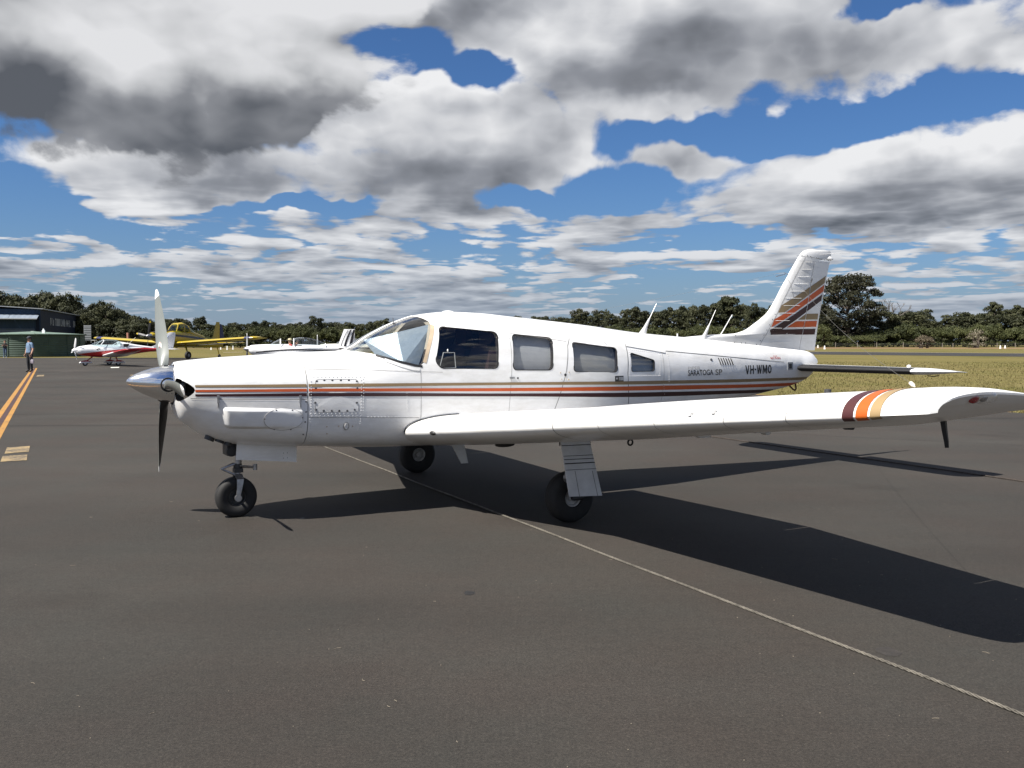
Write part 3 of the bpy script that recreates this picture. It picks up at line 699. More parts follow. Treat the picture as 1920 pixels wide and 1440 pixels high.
b2_ = bmesh.new(); VV = [b2_.verts.new(q) for q in (FA, FB, FC, FD, FE, FF)]
b2_.faces.new((VV[0], VV[1], VV[2])); b2_.faces.new((VV[0], VV[2], VV[5])); b2_.faces.new((VV[5], VV[2], VV[4])); b2_.faces.new((VV[2], VV[3], VV[4]))
bmesh.ops.subdivide_edges(b2_, edges=b2_.edges, cuts=5, use_grid_fill=True)
for v in b2_.verts: v.co.y += .006 * mnoise.noise(v.co * 9) + .004 * mnoise.noise(v.co * 23)
s_ = bpy.data.meshes.new('sun_screen'); b2_.to_mesh(s_); b2_.free(); s_.materials.append(sm); shade(s_, 12); link('sun_screen', s_, windshield)
# seats inside the cabin
M_SEAT = mat('dark seat leather', (0.040, 0.020, 0.020), 0.5)
def seat(x, y, dz=0.0):
    e = MB(); prof = [(-.25, .21), (-.22, .235), (0, .24), (.3, .235), (.46, .20), (.52, .12)]
    e.rings([[(x + .06 + 0.14 * (h + .25) / .77 + t, y + s * w, 1.08 + dz + h) for t, s in ((-.05, -1), (-.05, 1), (.05, 1), (.05, -1))] for h, w in prof])
    e.rings([[(x + .23 + t, y + s * w, 1.08 + dz + h) for t, s in ((-.035, -1), (-.035, 1), (.035, 1), (.035, -1))] for h, w in ((.50, .09), (.54, .13), (.66, .13), (.70, .09))])
    e.rings([[(x + xx, y + s, 0.98 + zz) for s, zz in ((-.23, -.10), (.23, -.10), (.23, .0), (-.23, .0))] for xx in (-.38, -.30, .1)])
    e.build('seat', M_SEAT, fus, 40)
for x in (2.18, 2.95):
    for y in (-.27, .27): seat(x, y, -.06 if x < 2.5 else -.16)
e = MB(); e.box((1.13, 0, 1.24), (0.14, 0.80, 0.32)); e.build('instrument_panel', M_INT, fus, 0)

# --- cowling
cw = loft_mesh(-.525, 0.497, 0.03, [M_WH, M_INT])
cut = MB()
for s in (-1, 1): cut.lathe([(-.8, .001), (-.8, .104), (-.12, .085), (-.12, .001)], (0, s * 0.285, 1.163), 'X', 28, 1)
cm = cut.mesh('c', [M_WH, M_INT])
for v in cm.vertices:
    s = -1 if v.co.y < 0 else 1; v.co.y = s * .285 + (v.co.y - s * .285) * 1.5
cw = boolean(cw, cm)
cut = MB(); cut.lathe([(-.8, .001), (-.8, .176), (-.435, .176), (-.435, .001)], (0, 0, 1.195), 'X', 40, 1); cw = boolean(cw, cut.mesh('c', [M_WH, M_INT]))
shade(cw, 32); cowl = link('cowling', cw, plane)
e = MB(); e.rings([ring_at(.494, 0.012), ring_at(.507, 0.012)], cap=False); e.build('firewall_gap', M_LINE2, fus, 60)
e = MB(); e.lathe([(-.44, .174), (-.45, .13), (-.48, .12), (-.48, .02)], (0, 0, 1.195), 'X', 36)
for k in range(26):
    a = 2 * math.pi * k / 26; e.box((-.455, .165 * math.cos(a), 1.195 + .165 * math.sin(a)), (0.02, 0.010, 0.010))
e.build('starter_ring', M_STL, cowl, 40)
# cylinders and baffles behind the inlets
for s in (-1, 1):
    e = MB(); e.lathe([p for k in range(9) for p in ((-.20 + k * .018, .05), (-.20 + k * .018, .095), (-.192 + k * .018, .095), (-.192 + k * .018, .05))], (0, s * .30, 1.165), 'X', 16)
    e.build('cylinder', M_DKM, cowl, 30)
# raised cheek fairing and its oval cover
def patch(u0, u1, v0, v1, nu, nv, hf, name, m, parent):
    vs = []
    for i in range(nu + 1):
        for j in range(nv + 1):
            u, v = i / nu, j / nv; x = u0 + (u1 - u0) * u; za, zb_ = v0(u), v1(u); z = za + (zb_ - za) * v
            vs.append(skin(x, z, hf(u, v)))
    e = MB(); e.add(vs, [(i * (nv + 1) + j, (i + 1) * (nv + 1) + j, (i + 1) * (nv + 1) + j + 1, i * (nv + 1) + j + 1) for i in range(nu) for j in range(nv)])
    return e.build(name, m, parent, 60)
sstep = lambda t, a, b: (lambda q: q * q * (3 - 2 * q))(max(0, min(1, (t - a) / (b - a))))
cheek = patch(-.200, .452, lambda u: .805 + .022 * (1 - u) + .02 * sstep(u, .12, 0), lambda u: 1.022 - .030 * u, 44, 26,
              lambda u, v: -.004 + .042 * sstep(u, .0, .045 + .06 * (1 - v)) * sstep(v, 0, .16) * sstep(v, 1, .84) * (1 - .78 * sstep(u, .25, .98)), 'cheek_fairing', M_WH, cowl)
oc = [(.292 + .165 * math.cos(2 * math.pi * k / 48) * (1 if math.cos(2 * math.pi * k / 48) > 0 else 1.0), .902 + .097 * math.sin(2 * math.pi * k / 48)) for k in range(48)]
def off_cheek(x, z, off):
    u = (x + .2) / .652; v = (z - (.805 + .022 * (1 - u))) / (.217 - .052 * u + .008)
    h = .042 * sstep(v, 0, .16) * sstep(v, 1, .84) * (1 - .78 * sstep(u, .25, .98)) if 0 < u < 1 else 0
    return skin(x, z, max(0.001, h) + off)
def fan(poly, f, off, name, m, parent, rings=4):
    cx = sum(p[0] for p in poly) / len(poly); cz = sum(p[1] for p in poly) / len(poly); n = len(poly); vs = [f(cx, cz, off)]; fs = []
    for r in range(1, rings + 1):
        vs += [f(cx + (p[0] - cx) * r / rings, cz + (p[1] - cz) * r / rings, off) for p in poly]
    for i in range(n):
        j = (i + 1) % n; fs.append((0, 1 + i, 1 + j))
        for r in range(1, rings): fs.append((1 + (r - 1) * n + i, 1 + r * n + i, 1 + r * n + j, 1 + (r - 1) * n + j))
    e = MB(); e.add(vs, fs); return e.build(name, m, parent, 60)
cov = fan(oc, off_cheek, 0.003, 'oval_cover', M_WH, cowl, 8)
loop_strip(oc, 0.002, -0.0012, 0.0035, 'cover_joint', M_LINE, cov, off_cheek)
def stud(x, z, r, parent, m=None, f=None, h=0.004, name='fastener', n=10):
    f = f or skin; p = f(x, z, 0); d = (f(x, z, 0.01) - p).normalized(); e = MB()
    a = Vector((1, 0, 0)); a = (a - d * a.dot(d)).normalized(); b2 = d.cross(a)
    rs = [[p + d * hh + (a * math.cos(2 * math.pi * k / n) + b2 * math.sin(2 * math.pi * k / n)) * rr for k in range(n)] for hh, rr in ((-.002, r), (h * .6, r), (h, r * .6))]
    e.rings(rs); return e.build(name, m or M_FAST, parent, 50)
for px, py in ((517, 769), (548, 769), (567, 783), (545, 805), (514, 805), (494, 785)):
    x, z = SP(px, py); stud(x, z, .0065, cov, f=lambda a, c, o: off_cheek(a, c, o + .003))
# latches on the cowl seam
for px in (409, 563):
    a, c = SP(px, 741), SP(px, 764); e = MB()
    for (t0, t1, w, h) in ((0, .62, .018, .010), (.62, 1.0, .010, .008), (.05, .2, .022, .014)):
        z0, z1 = a[1] + (c[1] - a[1]) * t0, a[1] + (c[1] - a[1]) * t1
        e.add([skin(a[0] + sx * w / 2, z, o) for o in (0, h) for z in (z0, z1) for sx in (-1, 1)], [(0, 1, 3, 2), (4, 6, 7, 5), (0, 2, 6, 4), (1, 5, 7, 3), (0, 4, 5, 1), (2, 3, 7, 6)])
    e.build('latch', M_STL, cowl, 0)
surf_strip([(-.44, 1.094), (.0, 1.082), (.49, 1.068)], 0.0045, 0.0028, 'cowl_seam', M_LINE2, cowl, 24)
for px, py in ((573, 753), (573, 772), (572, 791), (571, 815)): stud(*SP(px, py, .97), .0075, cowl)
# exhaust outlets under the cowl
for px, py, r in ((394, 822, .034), (413, 826, .032), (428, 832, .024)):
    q = YP(px, py, -.20); e = MB(); e.lathe([(-.03, r * 1.0), (.10, r * 1.05)], (0, 0, 0), 'Z', 18); e.lathe([(-.03, r * .86), (.10, r * .86)], (0, 0, 0), 'Z', 18)
    me = e.mesh('exhaust_stub', M_DKM); me.transform(Matrix.Translation(q + Vector((0, 0, .012))) @ Matrix.Rotation(R(24), 4, 'Y') @ Matrix.Diagonal((1.25, 1, 1, 1))); link('exhaust_stub', me, cowl)

# --- paint stripes along the side
def stripe(tops, bots, m, x0, x1, name, parent, step=0.05):
    xs = xs_between(x0, x1, step); vs = []; fs = []; nr = 4
    for x in xs:
        t, c = interp(tops[0], tops[1], x), interp(bots[0], bots[1], x); zb_ = sec(x)[1] + .012
        for k in range(nr + 1):
            z = max(zb_, c + (t - c) * k / nr); vs.append(skin(x, z, 0.0022))
    fs = [(i * (nr + 1) + k, i * (nr + 1) + k + 1, (i + 1) * (nr + 1) + k + 1, (i + 1) * (nr + 1) + k) for i in range(len(xs) - 1) for k in range(nr)]
    e = MB(); e.add(vs, fs); return e.build(name, m, parent, 60)
ST = [(M_BRONZE, tab((-.44, 1.206), (.5, 1.199), (2.43, 1.172), (4.51, 1.140), (6.0, 1.120), (7.3, 1.112)), tab((-.44, 1.188), (.5, 1.173), (2.43, 1.146), (4.51, 1.103), (6.0, 1.084), (7.3, 1.078)), 7.16),
      (M_ORNG, tab((-.44, 1.167), (.5, 1.159), (2.43, 1.118), (4.51, 1.085), (6.3, 1.050), (7.1, 1.046)), tab((-.44, 1.149), (.5, 1.134), (2.43, 1.087), (4.51, 1.038), (6.3, 1.011), (7.1, 1.005)), 6.98),
      (M_BRWN, tab((-.44, 1.131), (.5, 1.121), (2.43, 1.065), (4.51, 1.015), (5.9, .985), (6.6, .97)), tab((-.44, 1.113), (.5, 1.093), (2.43, 1.037), (4.51, .966), (5.9, .945), (6.6, .93)), 6.52)]
for m_, t_, b_, xe in ST:
    stripe(t_, b_, m_, -.405, .492, 'paint_stripe', cowl, .02); stripe(t_, b_, m_, .509, xe, 'paint_stripe', fus)
# --- access door with dark fasteners, panel joints, rivets
acc = roundpoly([(.572, 1.236), (.948, 1.232), (.945, .945), (.560, .953)], .03)
door = fan(acc, skin, 0.0012, 'access_panel', M_WH, fus, 6); loop_strip(acc, 0.0022, -0.0012, 0.0026, 'panel_joint', M_LINE, door)
for px, py in ((594, 715), (608, 713), (623, 713), (639, 713), (654, 713), (669, 715), (592, 728), (670, 728), (591, 755), (669, 755), (593, 768), (607, 770), (622, 770), (636, 770), (651, 770), (665, 768)):
    stud(*SP(px, py), .0095, door)
surf_strip([(.51, .908), (1.05, .888), (1.52, .868)], .004, .002, 'panel_joint', M_LINE, fus, 12)
surf_strip([SP(577, 692), SP(690, 693.5), SP(785, 697), SP(830, 698)], .003, .002, 'panel_joint', M_LINE, fus, 12)
surf_strip([SP(789, 698), SP(789, 785), SP(785, 833, .97)], .004, .002, 'panel_joint', M_LINE, fus, 12)
surf_strip([SP(955, 632), SP(953, 780)], .0035, .002, 'panel_joint', M_LINE, fus, 12)
surf_strip([SP(1067, 634), SP(1064, 648), SP(1061, 700), SP(1050, 740), SP(1040, 767)], .007, .002, 'door_joint', M_LINE, fus, 8)
surf_strip([SP(1172, 645), SP(1177, 700), SP(1178, 757)], .007, .002, 'door_joint', M_LINE2, fus, 10)
surf_strip([SP(1239, 655), SP(1239, 752)], .0035, .002, 'panel_joint', M_LINE, fus, 12)
surf_strip([SP(1248, 658), SP(1330, 665.5), SP(1470, 679)], .006, .002, 'panel_joint', M_LINE2, fus, 12)
surf_strip([SP(1172, 646), SP(1216, 653.5), SP(1246, 659)], .03, .008, 'drip_rail', M_WH, fus, 8)
surf_strip([SP(952, 624), SP(1000, 631), SP(1062, 640)], .003, .002, 'panel_joint', M_LINE, fus, 8)
e = MB()
def rivrow(a, c, n):
    for k in range(n):
        t = k / (n - 1); x, z = a[0] + (c[0] - a[0]) * t, a[1] + (c[1] - a[1]) * t; p = skin(x, z, 0.0008); e.ball(p, 0.0042, 6, 4)
for (p0, p1, n) in (((583, 776), (675, 775), 13), ((585, 780), (677, 779), 13), ((588, 707), (682, 707), 14), ((681, 711), (681, 770), 12), ((677, 713), (677, 770), 11), ((583, 715), (583, 770), 12),
                    ((676, 786), (671, 815), 8), ((690, 782), (785, 782), 16), ((581, 786), (577, 832), 10), ((1183, 705), (1238, 704), 18), ((1180, 660), (1180, 704), 12), ((1237, 662), (1237, 704), 11), ((1251, 663), (1254, 720), 14), ((1182, 655), (1236, 662), 16),
                    ((935, 770), (950, 770), 4), ((935, 775), (950, 775), 4), ((763, 737), (764, 768), 6), ((1244, 720), (1246, 748), 7), ((1478, 711), (1495, 703), 7)):
    rivrow(SP(*p0), SP(*p1), n)
tag(e.build('rivets', M_RIV, fus, 60), kind='stuff')
x, z = SP(649, 799); e = MB(); e.add([skin(x + a * .017, z + b2 * .028, o) for o in (.001, .012) for a, b2 in ((-1, 0), (-.6, .8), (.6, .8), (1, 0), (.6, -.8), (0, -1.1), (-.6, -.8))], [tuple(range(7, 14))] + [(i, (i + 1) % 7, (i + 1) % 7 + 7, i + 7) for i in range(7)])
e.build('drain_fitting', M_WH, fus, 30); loop_strip([(x + .022 * math.cos(k / 20 * 6.283), z + .034 * math.sin(k / 20 * 6.283)) for k in range(20)], .003, -.004, .004, 'drain_rim', M_STL, fus)
for px, py in ((613, 800), (613, 813), (635, 799), (661, 799)): stud(*SP(px, py), .006, fus, M_SEAL)
# door handle, small latches, door stay, stickers, louvres
def side_box(px0, py0, px1, py1, h, name, m, parent, base=0.0):
    a, c = SP(px0, py0), SP(px1, py1); x0, x1, z0, z1 = a[0], c[0], c[1], a[1]
    e = MB(); e.add([skin(x, z, o) for o in (base - .004, base + h) for z in (z0, z1) for x in (x0, x1)], [(0, 1, 3, 2), (4, 6, 7, 5), (0, 2, 6, 4), (1, 5, 7, 3), (0, 4, 5, 1), (2, 3, 7, 6)])
    return e.build(name, m, parent, 0)
dh = side_box(1153, 705, 1169, 715, .003, 'door_handle', M_DKM, fus); side_box(1160, 707, 1167.5, 713, .014, 'handle_grip', M_STL, dh)
stud(*SP(1156.5, 710), .012, dh, M_STL, h=.008, name='lock')
side_box(956, 707, 965, 710, .006, 'door_latch', M_STL, fus); stud(*SP(971, 709), .010, fus, M_DKM)
for px, py, r in ((1051, 699), (1056, 710), (1064, 711), (1067, 698), (1059, 703)) and [(1051, 699, .006), (1053, 711, .005), (1066, 712, .008), (1060, 703, .014), (1067, 698, .006), (1061, 710, .005)]: stud(*SP(px, py), r, fus, M_SEAL if r < .01 else M_DKM)
a, c = SP(1122, 623, .9), SP(1135, 643); e = MB(); e.tube([skin(*a, .01), skin(*c, .012)], [.011, .005], 8); e.build('door_stay', M_WH, fus)
for k in range(6):
    px = 1346.5 + k * 4.6; a, c = SP(px, 671 + k * .15), SP(px + 5.2, 684 + k * .1)
    surf_strip([a, c], .016, .003, 'vent_slot', M_BLK, fus, 2); surf_strip([(a[0] + .017, a[1]), (c[0] + .017, c[1])], .012, .007, 'vent_louvre', M_WH, fus, 2)
stud(*SP(1333.5, 675), .018, fus, M_DKM, name='static_port'); stud(*SP(1333.5, 675), .011, fus, M_STL, h=.006, name='static_port')
side_box(1476, 679, 1486, 693, .006, 'inspection_plate', M_GREY, fus); side_box(1478.5, 682, 1483.5, 690.5, .010, 'inspection_plate', M_DKM, fus)
M_INK = mat('black lettering', (0.012, 0.012, 0.016), 0.4); M_INK2 = mat('grey lettering', (0.13, 0.125, 0.12), 0.4); M_INKR = mat('red lettering', (0.42, 0.02, 0.02), 0.4); M_INKL = mat('pale grey lettering', (0.42, 0.42, 0.43), 0.4)
def word(body, p0, p1, name, m, bold=0.02):
    a, c = SP(*p0), SP(*p1); return fit_text(body, a[0], c[0], c[1], a[1], lambda x, z: skin(x, z, .004), name, m, fus, bold)
def mir(pg): return [(1 - x, z) for x, z in reversed(pg)]
def both(*pgs): return [q for pg in pgs for q in (pg, mir(pg))]
oarc = [(math.cos(2 * math.pi * k / 20), math.sin(2 * math.pi * k / 20)) for k in range(21)]
GL = {'V': (.92, both([(0, 1), (.24, 1), (.5, .30), (.5, 0), (.37, 0)])), 'H': (.86, both([(0, 0), (0, 1), (.25, 1), (.25, 0)], [(.25, .4), (.25, .6), (.5, .6), (.5, .4)])), '-': (.34, [[(0, .42), (1, .42), (1, .60), (0, .60)]]),
      'W': (1.2, both([(0, 1), (.17, 1), (.29, .36), (.29, 0), (.20, 0)], [(.29, .36), (.42, 1), (.5, 1), (.5, .58), (.38, 0), (.29, 0)])), 'M': (1.08, both([(0, 0), (0, 1), (.21, 1), (.21, 0)], [(.21, 1), (.27, 1), (.5, .42), (.5, .12), (.41, .12), (.21, .60)])),
      'O': (.86, [[(.5 + .5 * p[0], .5 + .5 * p[1]), (.5 + .5 * q[0], .5 + .5 * q[1]), (.5 + .24 * q[0], .5 + .31 * q[1]), (.5 + .24 * p[0], .5 + .31 * p[1])] for p, q in zip(oarc, oarc[1:])])}
def decal(pts, f, off, name, m, parent):
    b = bmesh.new()
    for pg in (pts if isinstance(pts[0], list) else [pts]): b.faces.new([b.verts.new((x, 0, z)) for x, z in pg])
    bmesh.ops.triangulate(b, faces=b.faces)
    for _ in range(4):
        ed = [x for x in b.edges if x.calc_length() > .06]
        if not ed: break
        bmesh.ops.subdivide_edges(b, edges=ed, cuts=1); bmesh.ops.triangulate(b, faces=b.faces)
    for v in b.verts: v.co = f(v.co.x, v.co.z, off)
    me = bpy.data.meshes.new(name); b.to_mesh(me); b.free(); me.materials.append(m); shade(me, 60); return link(name, me, parent)
ra, rb = SP(1397, 685), SP(1446, 700); wsum = sum(GL[c][0] for c in 'VH-WMO') + 5 * .17; xr = ra[0]; un = (rb[0] - ra[0]) / wsum
for c in 'VH-WMO':
    decal([[(xr + px_ * GL[c][0] * un, rb[1] + pz_ * (ra[1] - rb[1])) for px_, pz_ in pg] for pg in GL[c][1]], skin, .004, 'registration_letter', M_INK, fus)
    xr += (GL[c][0] + .17) * un
word('SARATOGA', (1289.5, 694), (1337, 703), 'name_lettering', M_INK, .010); word('SP', (1341, 692.5), (1354, 703), 'name_lettering', M_INK2, .012)
word('PIPER', (1289.5, 687.5), (1313, 692.5), 'maker_lettering', M_INKL, 0.0)
word('DO NOT', (1449, 666.5), (1457, 668.4), 'caution_lettering', M_INKR, .01); word('NO PUSH', (1444, 669.4), (1463, 673), 'caution_lettering', M_INKR, .01)

# --- spinner and propeller
def tilt(me):
    for v in me.vertices: v.co.z += -(v.co.x + .49) * 0.085
    return me
m_chr, b, L, N, tc, noise, ramp, mix, mt, mapping, bump = node_mat('polished spinner')
b.inputs['Metallic'].default_value = 1.0; b.inputs['Base Color'].default_value = (0.86, 0.86, 0.88, 1)
L.new(mt('ADD', mt('MULTIPLY', noise(30, 5, 0.7), 0.12), 0.10), b.inputs['Roughness'])
prop = MB(); prop.lathe([(-.886, .002), (-.880, .018), (-.86, .038), (-.82, .066), (-.76, .097), (-.69, .125), (-.62, .145), (-.56, .156), (-.50, .162), (-.487, .161), (-.487, .05)], (0, 0, 1.195), 'X', 56)
PH = R(29.5); HX = -.575
spin = link('spinner', tilt(prop.mesh('spinner', m_chr, 50)), plane)
M_BLADE = mat('light grey blade paint', (0.165, 0.178, 0.168), 0.42, var=0.08, vscale=5); M_BLADEB = mat('black blade back', (0.014, 0.014, 0.014), 0.5); M_TIP = mat('white blade tip', (0.8, 0.8, 0.8), 0.35)
def blade(phi):
    er, et, fx = Vector((0, math.sin(phi), math.cos(phi))), Vector((0, math.cos(phi), -math.sin(phi))), Vector((-1, 0, 0))
    st = [(.10, .062, .058, 62), (.155, .068, .050, 58), (.20, .086, .036, 54), (.28, .108, .026, 49), (.40, .124, .020, 42.5), (.55, .126, .0165, 36), (.70, .113, .013, 30), (.80, .097, .011, 26), (.865, .082, .0095, 23.5), (.91, .064, .008, 22), (.94, .040, .006, 21), (.952, .014, .004, 20)]
    e = MB(); rs = []; n = 9
    for r, c, t, be in st:
        c *= 1.0 if r < .18 else 1.17; be = R(be - (0 if r < .18 else 7)); le = et * math.cos(be) + fx * math.sin(be); nf = fx * math.cos(be) - et * math.sin(be); o = Vector((HX, 0, 1.195 + .007)) + er * r; ring = []
        for k in range(n + 1):
            f = k / n; ring.append(o + le * c * (.45 - f) + nf * t * (0.15 + math.sin(math.pi * min(1, f * 1.02) ** .75) * .75))
        for k in range(1, n):
            f = 1 - k / n; ring.append(o + le * c * (.45 - f) - nf * t * (.05 + math.sin(math.pi * f) * (.25 if r > .2 else .8)))
        rs.append(ring)
    nn = len(rs[0]); vs = [p for r_ in rs for p in r_]; fs = []; ms = []
    for i in range(len(rs) - 1):
        for j in range(nn):
            k = (j + 1) % nn; fs.append((i * nn + j, i * nn + k, (i + 1) * nn + k, (i + 1) * nn + j)); ms.append((0 if j < n else 1) if st[i][0] < .86 else 2)
    fs.append(tuple((len(rs) - 1) * nn + j for j in range(nn))); ms.append(2)
    e.add(vs, fs); e.m = ms; bl = e.build('propeller_blade', [M_BLADE, M_BLADEB, M_TIP], plane, 50)
    c = MB(); rr = [[Vector((HX, 0, 1.202)) + er * rad + (fx * math.cos(a) + et * math.sin(a)) * w for a in [2 * math.pi * k / 20 for k in range(20)]] for rad, w in ((.12, .062), (.1515, .062), (.1525, .052), (.12, .05))]
    c.rings(rr, cap=False); c.build('blade_cuff', M_BLK, bl, 40)
    return er, et, fx, bl
BL = [blade(PH + k * 2 * math.pi / 3) for k in range(3)]
er, et, fx, bl = BL[0]                              # maker's oval on the upright blade
be = R(37); le = et * math.cos(be) + fx * math.sin(be); nf = fx * math.cos(be) - et * math.sin(be); o = Vector((HX, 0, 1.202)) + er * .37 + nf * .0195
e = MB(); ov = [(math.cos(2 * math.pi * k / 20), math.sin(2 * math.pi * k / 20)) for k in range(20)]
e.add([o + le * .017 * a + er * .038 * c for a, c in ov], [tuple(range(20))], 0)
e.add([o + nf * .001 + le * .017 * a + er * .038 * c for a, c in ((-.55, .8), (-.1, .95), (.65, -.7), (.3, -.95))], [(0, 1, 2, 3)], 1)
e.build('blade_decal', [mat('white decal', (.75, .75, .72), .5), mat('dark red decal', (.22, .02, .02), .5)], bl, 0, False)
for k in range(3):                                  # screw rows and split panels on the spinner skirt
    for da, dx in ((-.50, 0), (-.50, -.045), (-.50, -.09), (-.62, 0), (-.9, 0), (.50, 0), (.62, 0), (.9, 0)):
        a = PH + k * 2 * math.pi / 3 + da; xx = -.50 + dx; rr = interp([-.62, -.56, -.50], [.145, .156, .162], xx)
        e = MB(); e.ball((xx, rr * math.sin(a), 1.195 + rr * math.cos(a) - (xx + .49) * .085), .0052, 8, 5); e.build('spinner_screw', M_STL, spin, 60)
e = MB(); e.lathe([(-.487, .150), (-.486, .164), (-.478, .164), (-.476, .150)], (0, 0, 1.195), 'X', 48); e.build('back_plate', M_DKM, spin, 40)

# --- wings
def zle(y): return .742 + .101 * (abs(y) - .62)
WS = [(-.36, 1.345, 3.47, zle(.36), .15, .13, .05), (-.62, 1.395, 3.47, zle(.62), .15, .13, .05), (-.9, 1.455, 3.47, zle(.9), .155, .135, .05), (-1.5, 1.60, 3.47, zle(1.5), .165, .14, .05), (-2.38, 1.832, 3.47, zle(2.38), .18, .145, .05),
      (-2.44, 1.84, 3.47, zle(2.44), .182, .145, .05), (-2.9, 1.84, 3.47, zle(2.9), .185, .138, .045), (-3.8, 1.842, 3.276, zle(3.8), .205, .118, .035), (-4.7, 1.845, 3.083, zle(4.7), .222, .10, .025)]
TIP = [WS[-1], (-5.02, 1.845, 3.03, zle(5.02), .222, .095, .02), (-5.15, 1.845, 3.03, zle(5.15), .222, .09, .018), (-5.25, 1.848, 3.035, zle(5.25), .22, .07, .014), (-5.34, 1.855, 3.05, zle(5.34), .215, .03, .01), (-5.41, 1.868, 3.07, zle(5.41), .205, -.015, .005), (-5.465, 1.89, 3.10, zle(5.465), .19, -.06, .0), (-5.50, 1.925, 3.13, zle(5.50), .168, -.105, .0), (-5.515, 1.97, 3.14, zle(5.515) + .004, .145, -.125, .0)]
def sub(secs, ya, yb):
    def at(y):
        for p, q in zip(secs, secs[1:]):
            if q[0] <= y <= p[0]: return smix(p, q, (p[0] - y) / (p[0] - q[0]))
    return [at(ya)] + [s for s in secs if yb < s[0] < ya] + [at(yb)]
def fine(secs, n=4):
    out = []
    for p, q in zip(secs, secs[1:]): out += [smix(p, q, k / n) for k in range(n)]
    return out + [secs[-1]]
def wing_side(mir):
    T = (lambda s: mirror(s)) if mir else (lambda s: s)
    w = surface('wing', T(fine(WS)), M_WH2, plane, 26, 0, .795)
    surface('flap', T(sub(WS, -.66, -2.895)), M_WH2, w, 10, .803, 1.0); surface('aileron', T(sub(WS, -2.91, -4.69)), M_WH2, w, 10, .803, 1.0)
    e = MB(); e.rings([foil_ring((s[0], s[1], s[2], s[3], s[4] * .5, s[5] * .5, s[6]), 8, .79, .81) for s in T(sub(WS, -.7, -4.68))]); e.build('hinge_gap', M_LINE2, w, 30)
    tp = surface('wing_tip', T(fine(TIP, 5)), M_WH2, w, 26); return w, tp
wing, tip = wing_side(False); wing2, tip2 = wing_side(True)
def wing_pt(y, s, off=0.003):                       # s in -1..1: lower .. leading edge .. upper
    secs = WS + TIP[1:]; y = max(secs[-1][0], min(secs[0][0], y))
    for p, q in zip(secs, secs[1:]):
        if q[0] <= y <= p[0]: sc = smix(p, q, (p[0] - y) / (p[0] - q[0])); break
    yy, xl, xt, z, up, lo, dr = sc; c = xt - xl; f = s * s
    def P(s_):
        f_ = s_ * s_; return Vector((xl + f_ * c, y, z - dr * f_ + (airfoil_t(f_) * up * c if s_ > 0 else -airfoil_t(f_) * lo * c)))
    t = (P(min(1, s + .01)) - P(max(-1, s - .01))).normalized(); n = Vector((-t.z, 0, t.x)); return P(s) + (n if n.dot(P(s) - Vector((xl + f * c + .02, y, z - dr * f))) >= 0 or True else -n) * off
def wstripe(y0, w, m):
    vs = []; ns = 40; nw = 3
    for i in range(ns + 1):
        s = -.13 + (.97 + .13) * i / ns; f = max(0, s) ** 2
        for k in range(nw + 1):
            y = y0 - w * k / nw * (1 - .45 * f) + 0.20 * f ** 0.9 ; vs.append(wing_pt(y, s, .0028))
    e = MB(); e.add(vs, [(i * (nw + 1) + k, i * (nw + 1) + k + 1, (i + 1) * (nw + 1) + k + 1, (i + 1) * (nw + 1) + k) for i in range(ns) for k in range(nw)]); return e.build('paint_stripe', m, wing, 60)
M_BRWN2 = mat('maroon stripe paint', (0.065, 0.019, 0.019), 0.4)
wstripe(-5.085, .066, M_BRWN2); wstripe(-5.165, .066, mat('bright orange stripe paint', (0.46, 0.095, 0.012), .4)); wstripe(-5.245, .056, mat('pale tan stripe paint', (0.31, 0.215, 0.105), .4))
# root fairing joint: dark rubber seal round the leading edge of the wing root
vs = []
rp = [wing_pt(-.64, -.85 + 1.35 * i / 60, .0) for i in range(61)]
e = MB(); e.tube([Vector((p.x - (.010 if abs(i - 38) < 12 else 0), -side_y(p.x, p.z) - .006, p.z)) for i, p in enumerate(rp)], .0075, 6); e.build('root_seal', M_BLK, wing, 60)
def wing_line(pts, w, name, m, off=.0025):
    vs = []; fs = []
    for i, (y, s) in enumerate(pts):
        vs += [wing_pt(y + w / 2, s, off), wing_pt(y - w / 2, s, off)]
        if i: fs.append((2 * i - 2, 2 * i, 2 * i + 1, 2 * i - 1))
    e = MB(); e.add(vs, fs); return e.build(name, m, wing, 60)
wing_line([(-2.41 + max(0, s) * .12, s) for s in [-.6 + 1.5 * i / 40 for i in range(41)]], .007, 'skin_joint', M_LINE)
wing_line([(-1.02 + max(0, s) * .2, s) for s in [0.0 + .6 * i / 20 for i in range(21)]], .004, 'skin_joint', M_LINE)
for yj in (-3.0, -3.62, -4.25, -4.72): wing_line([(yj, s) for s in [-.5 + 1.45 * i / 30 for i in range(31)]], .0035, 'skin_joint', M_LINE)
for sj in (.36, .62):
    vs = [wing_pt(-2.45 - 2.55 * i / 40, sj + d_, .0022) for i in range(41) for d_ in (-.0022, .0022)]; e = MB(); e.add(vs, [(2 * i, 2 * i + 1, 2 * i + 3, 2 * i + 2) for i in range(40)]); e.build('skin_joint', M_LINE, wing, 60)
p = wing_pt(-.98, -.02, 0); e = MB(); e.ball((p.x + .012, p.y, p.z - .006), (.02, .055, .022), 14, 8); e.build('stall_inlet', M_DKM, wing)
for y, s in ((-3.95, .10), (-4.15, .12)):
    p = wing_pt(y, s, 0); e = MB(); e.box(p + Vector((0, 0, .008)), (.03, .03, .018)); e.ball(p + Vector((0, -.01, .02)), .012, 8, 6); e.build('stall_tab', M_WH, wing, 30)
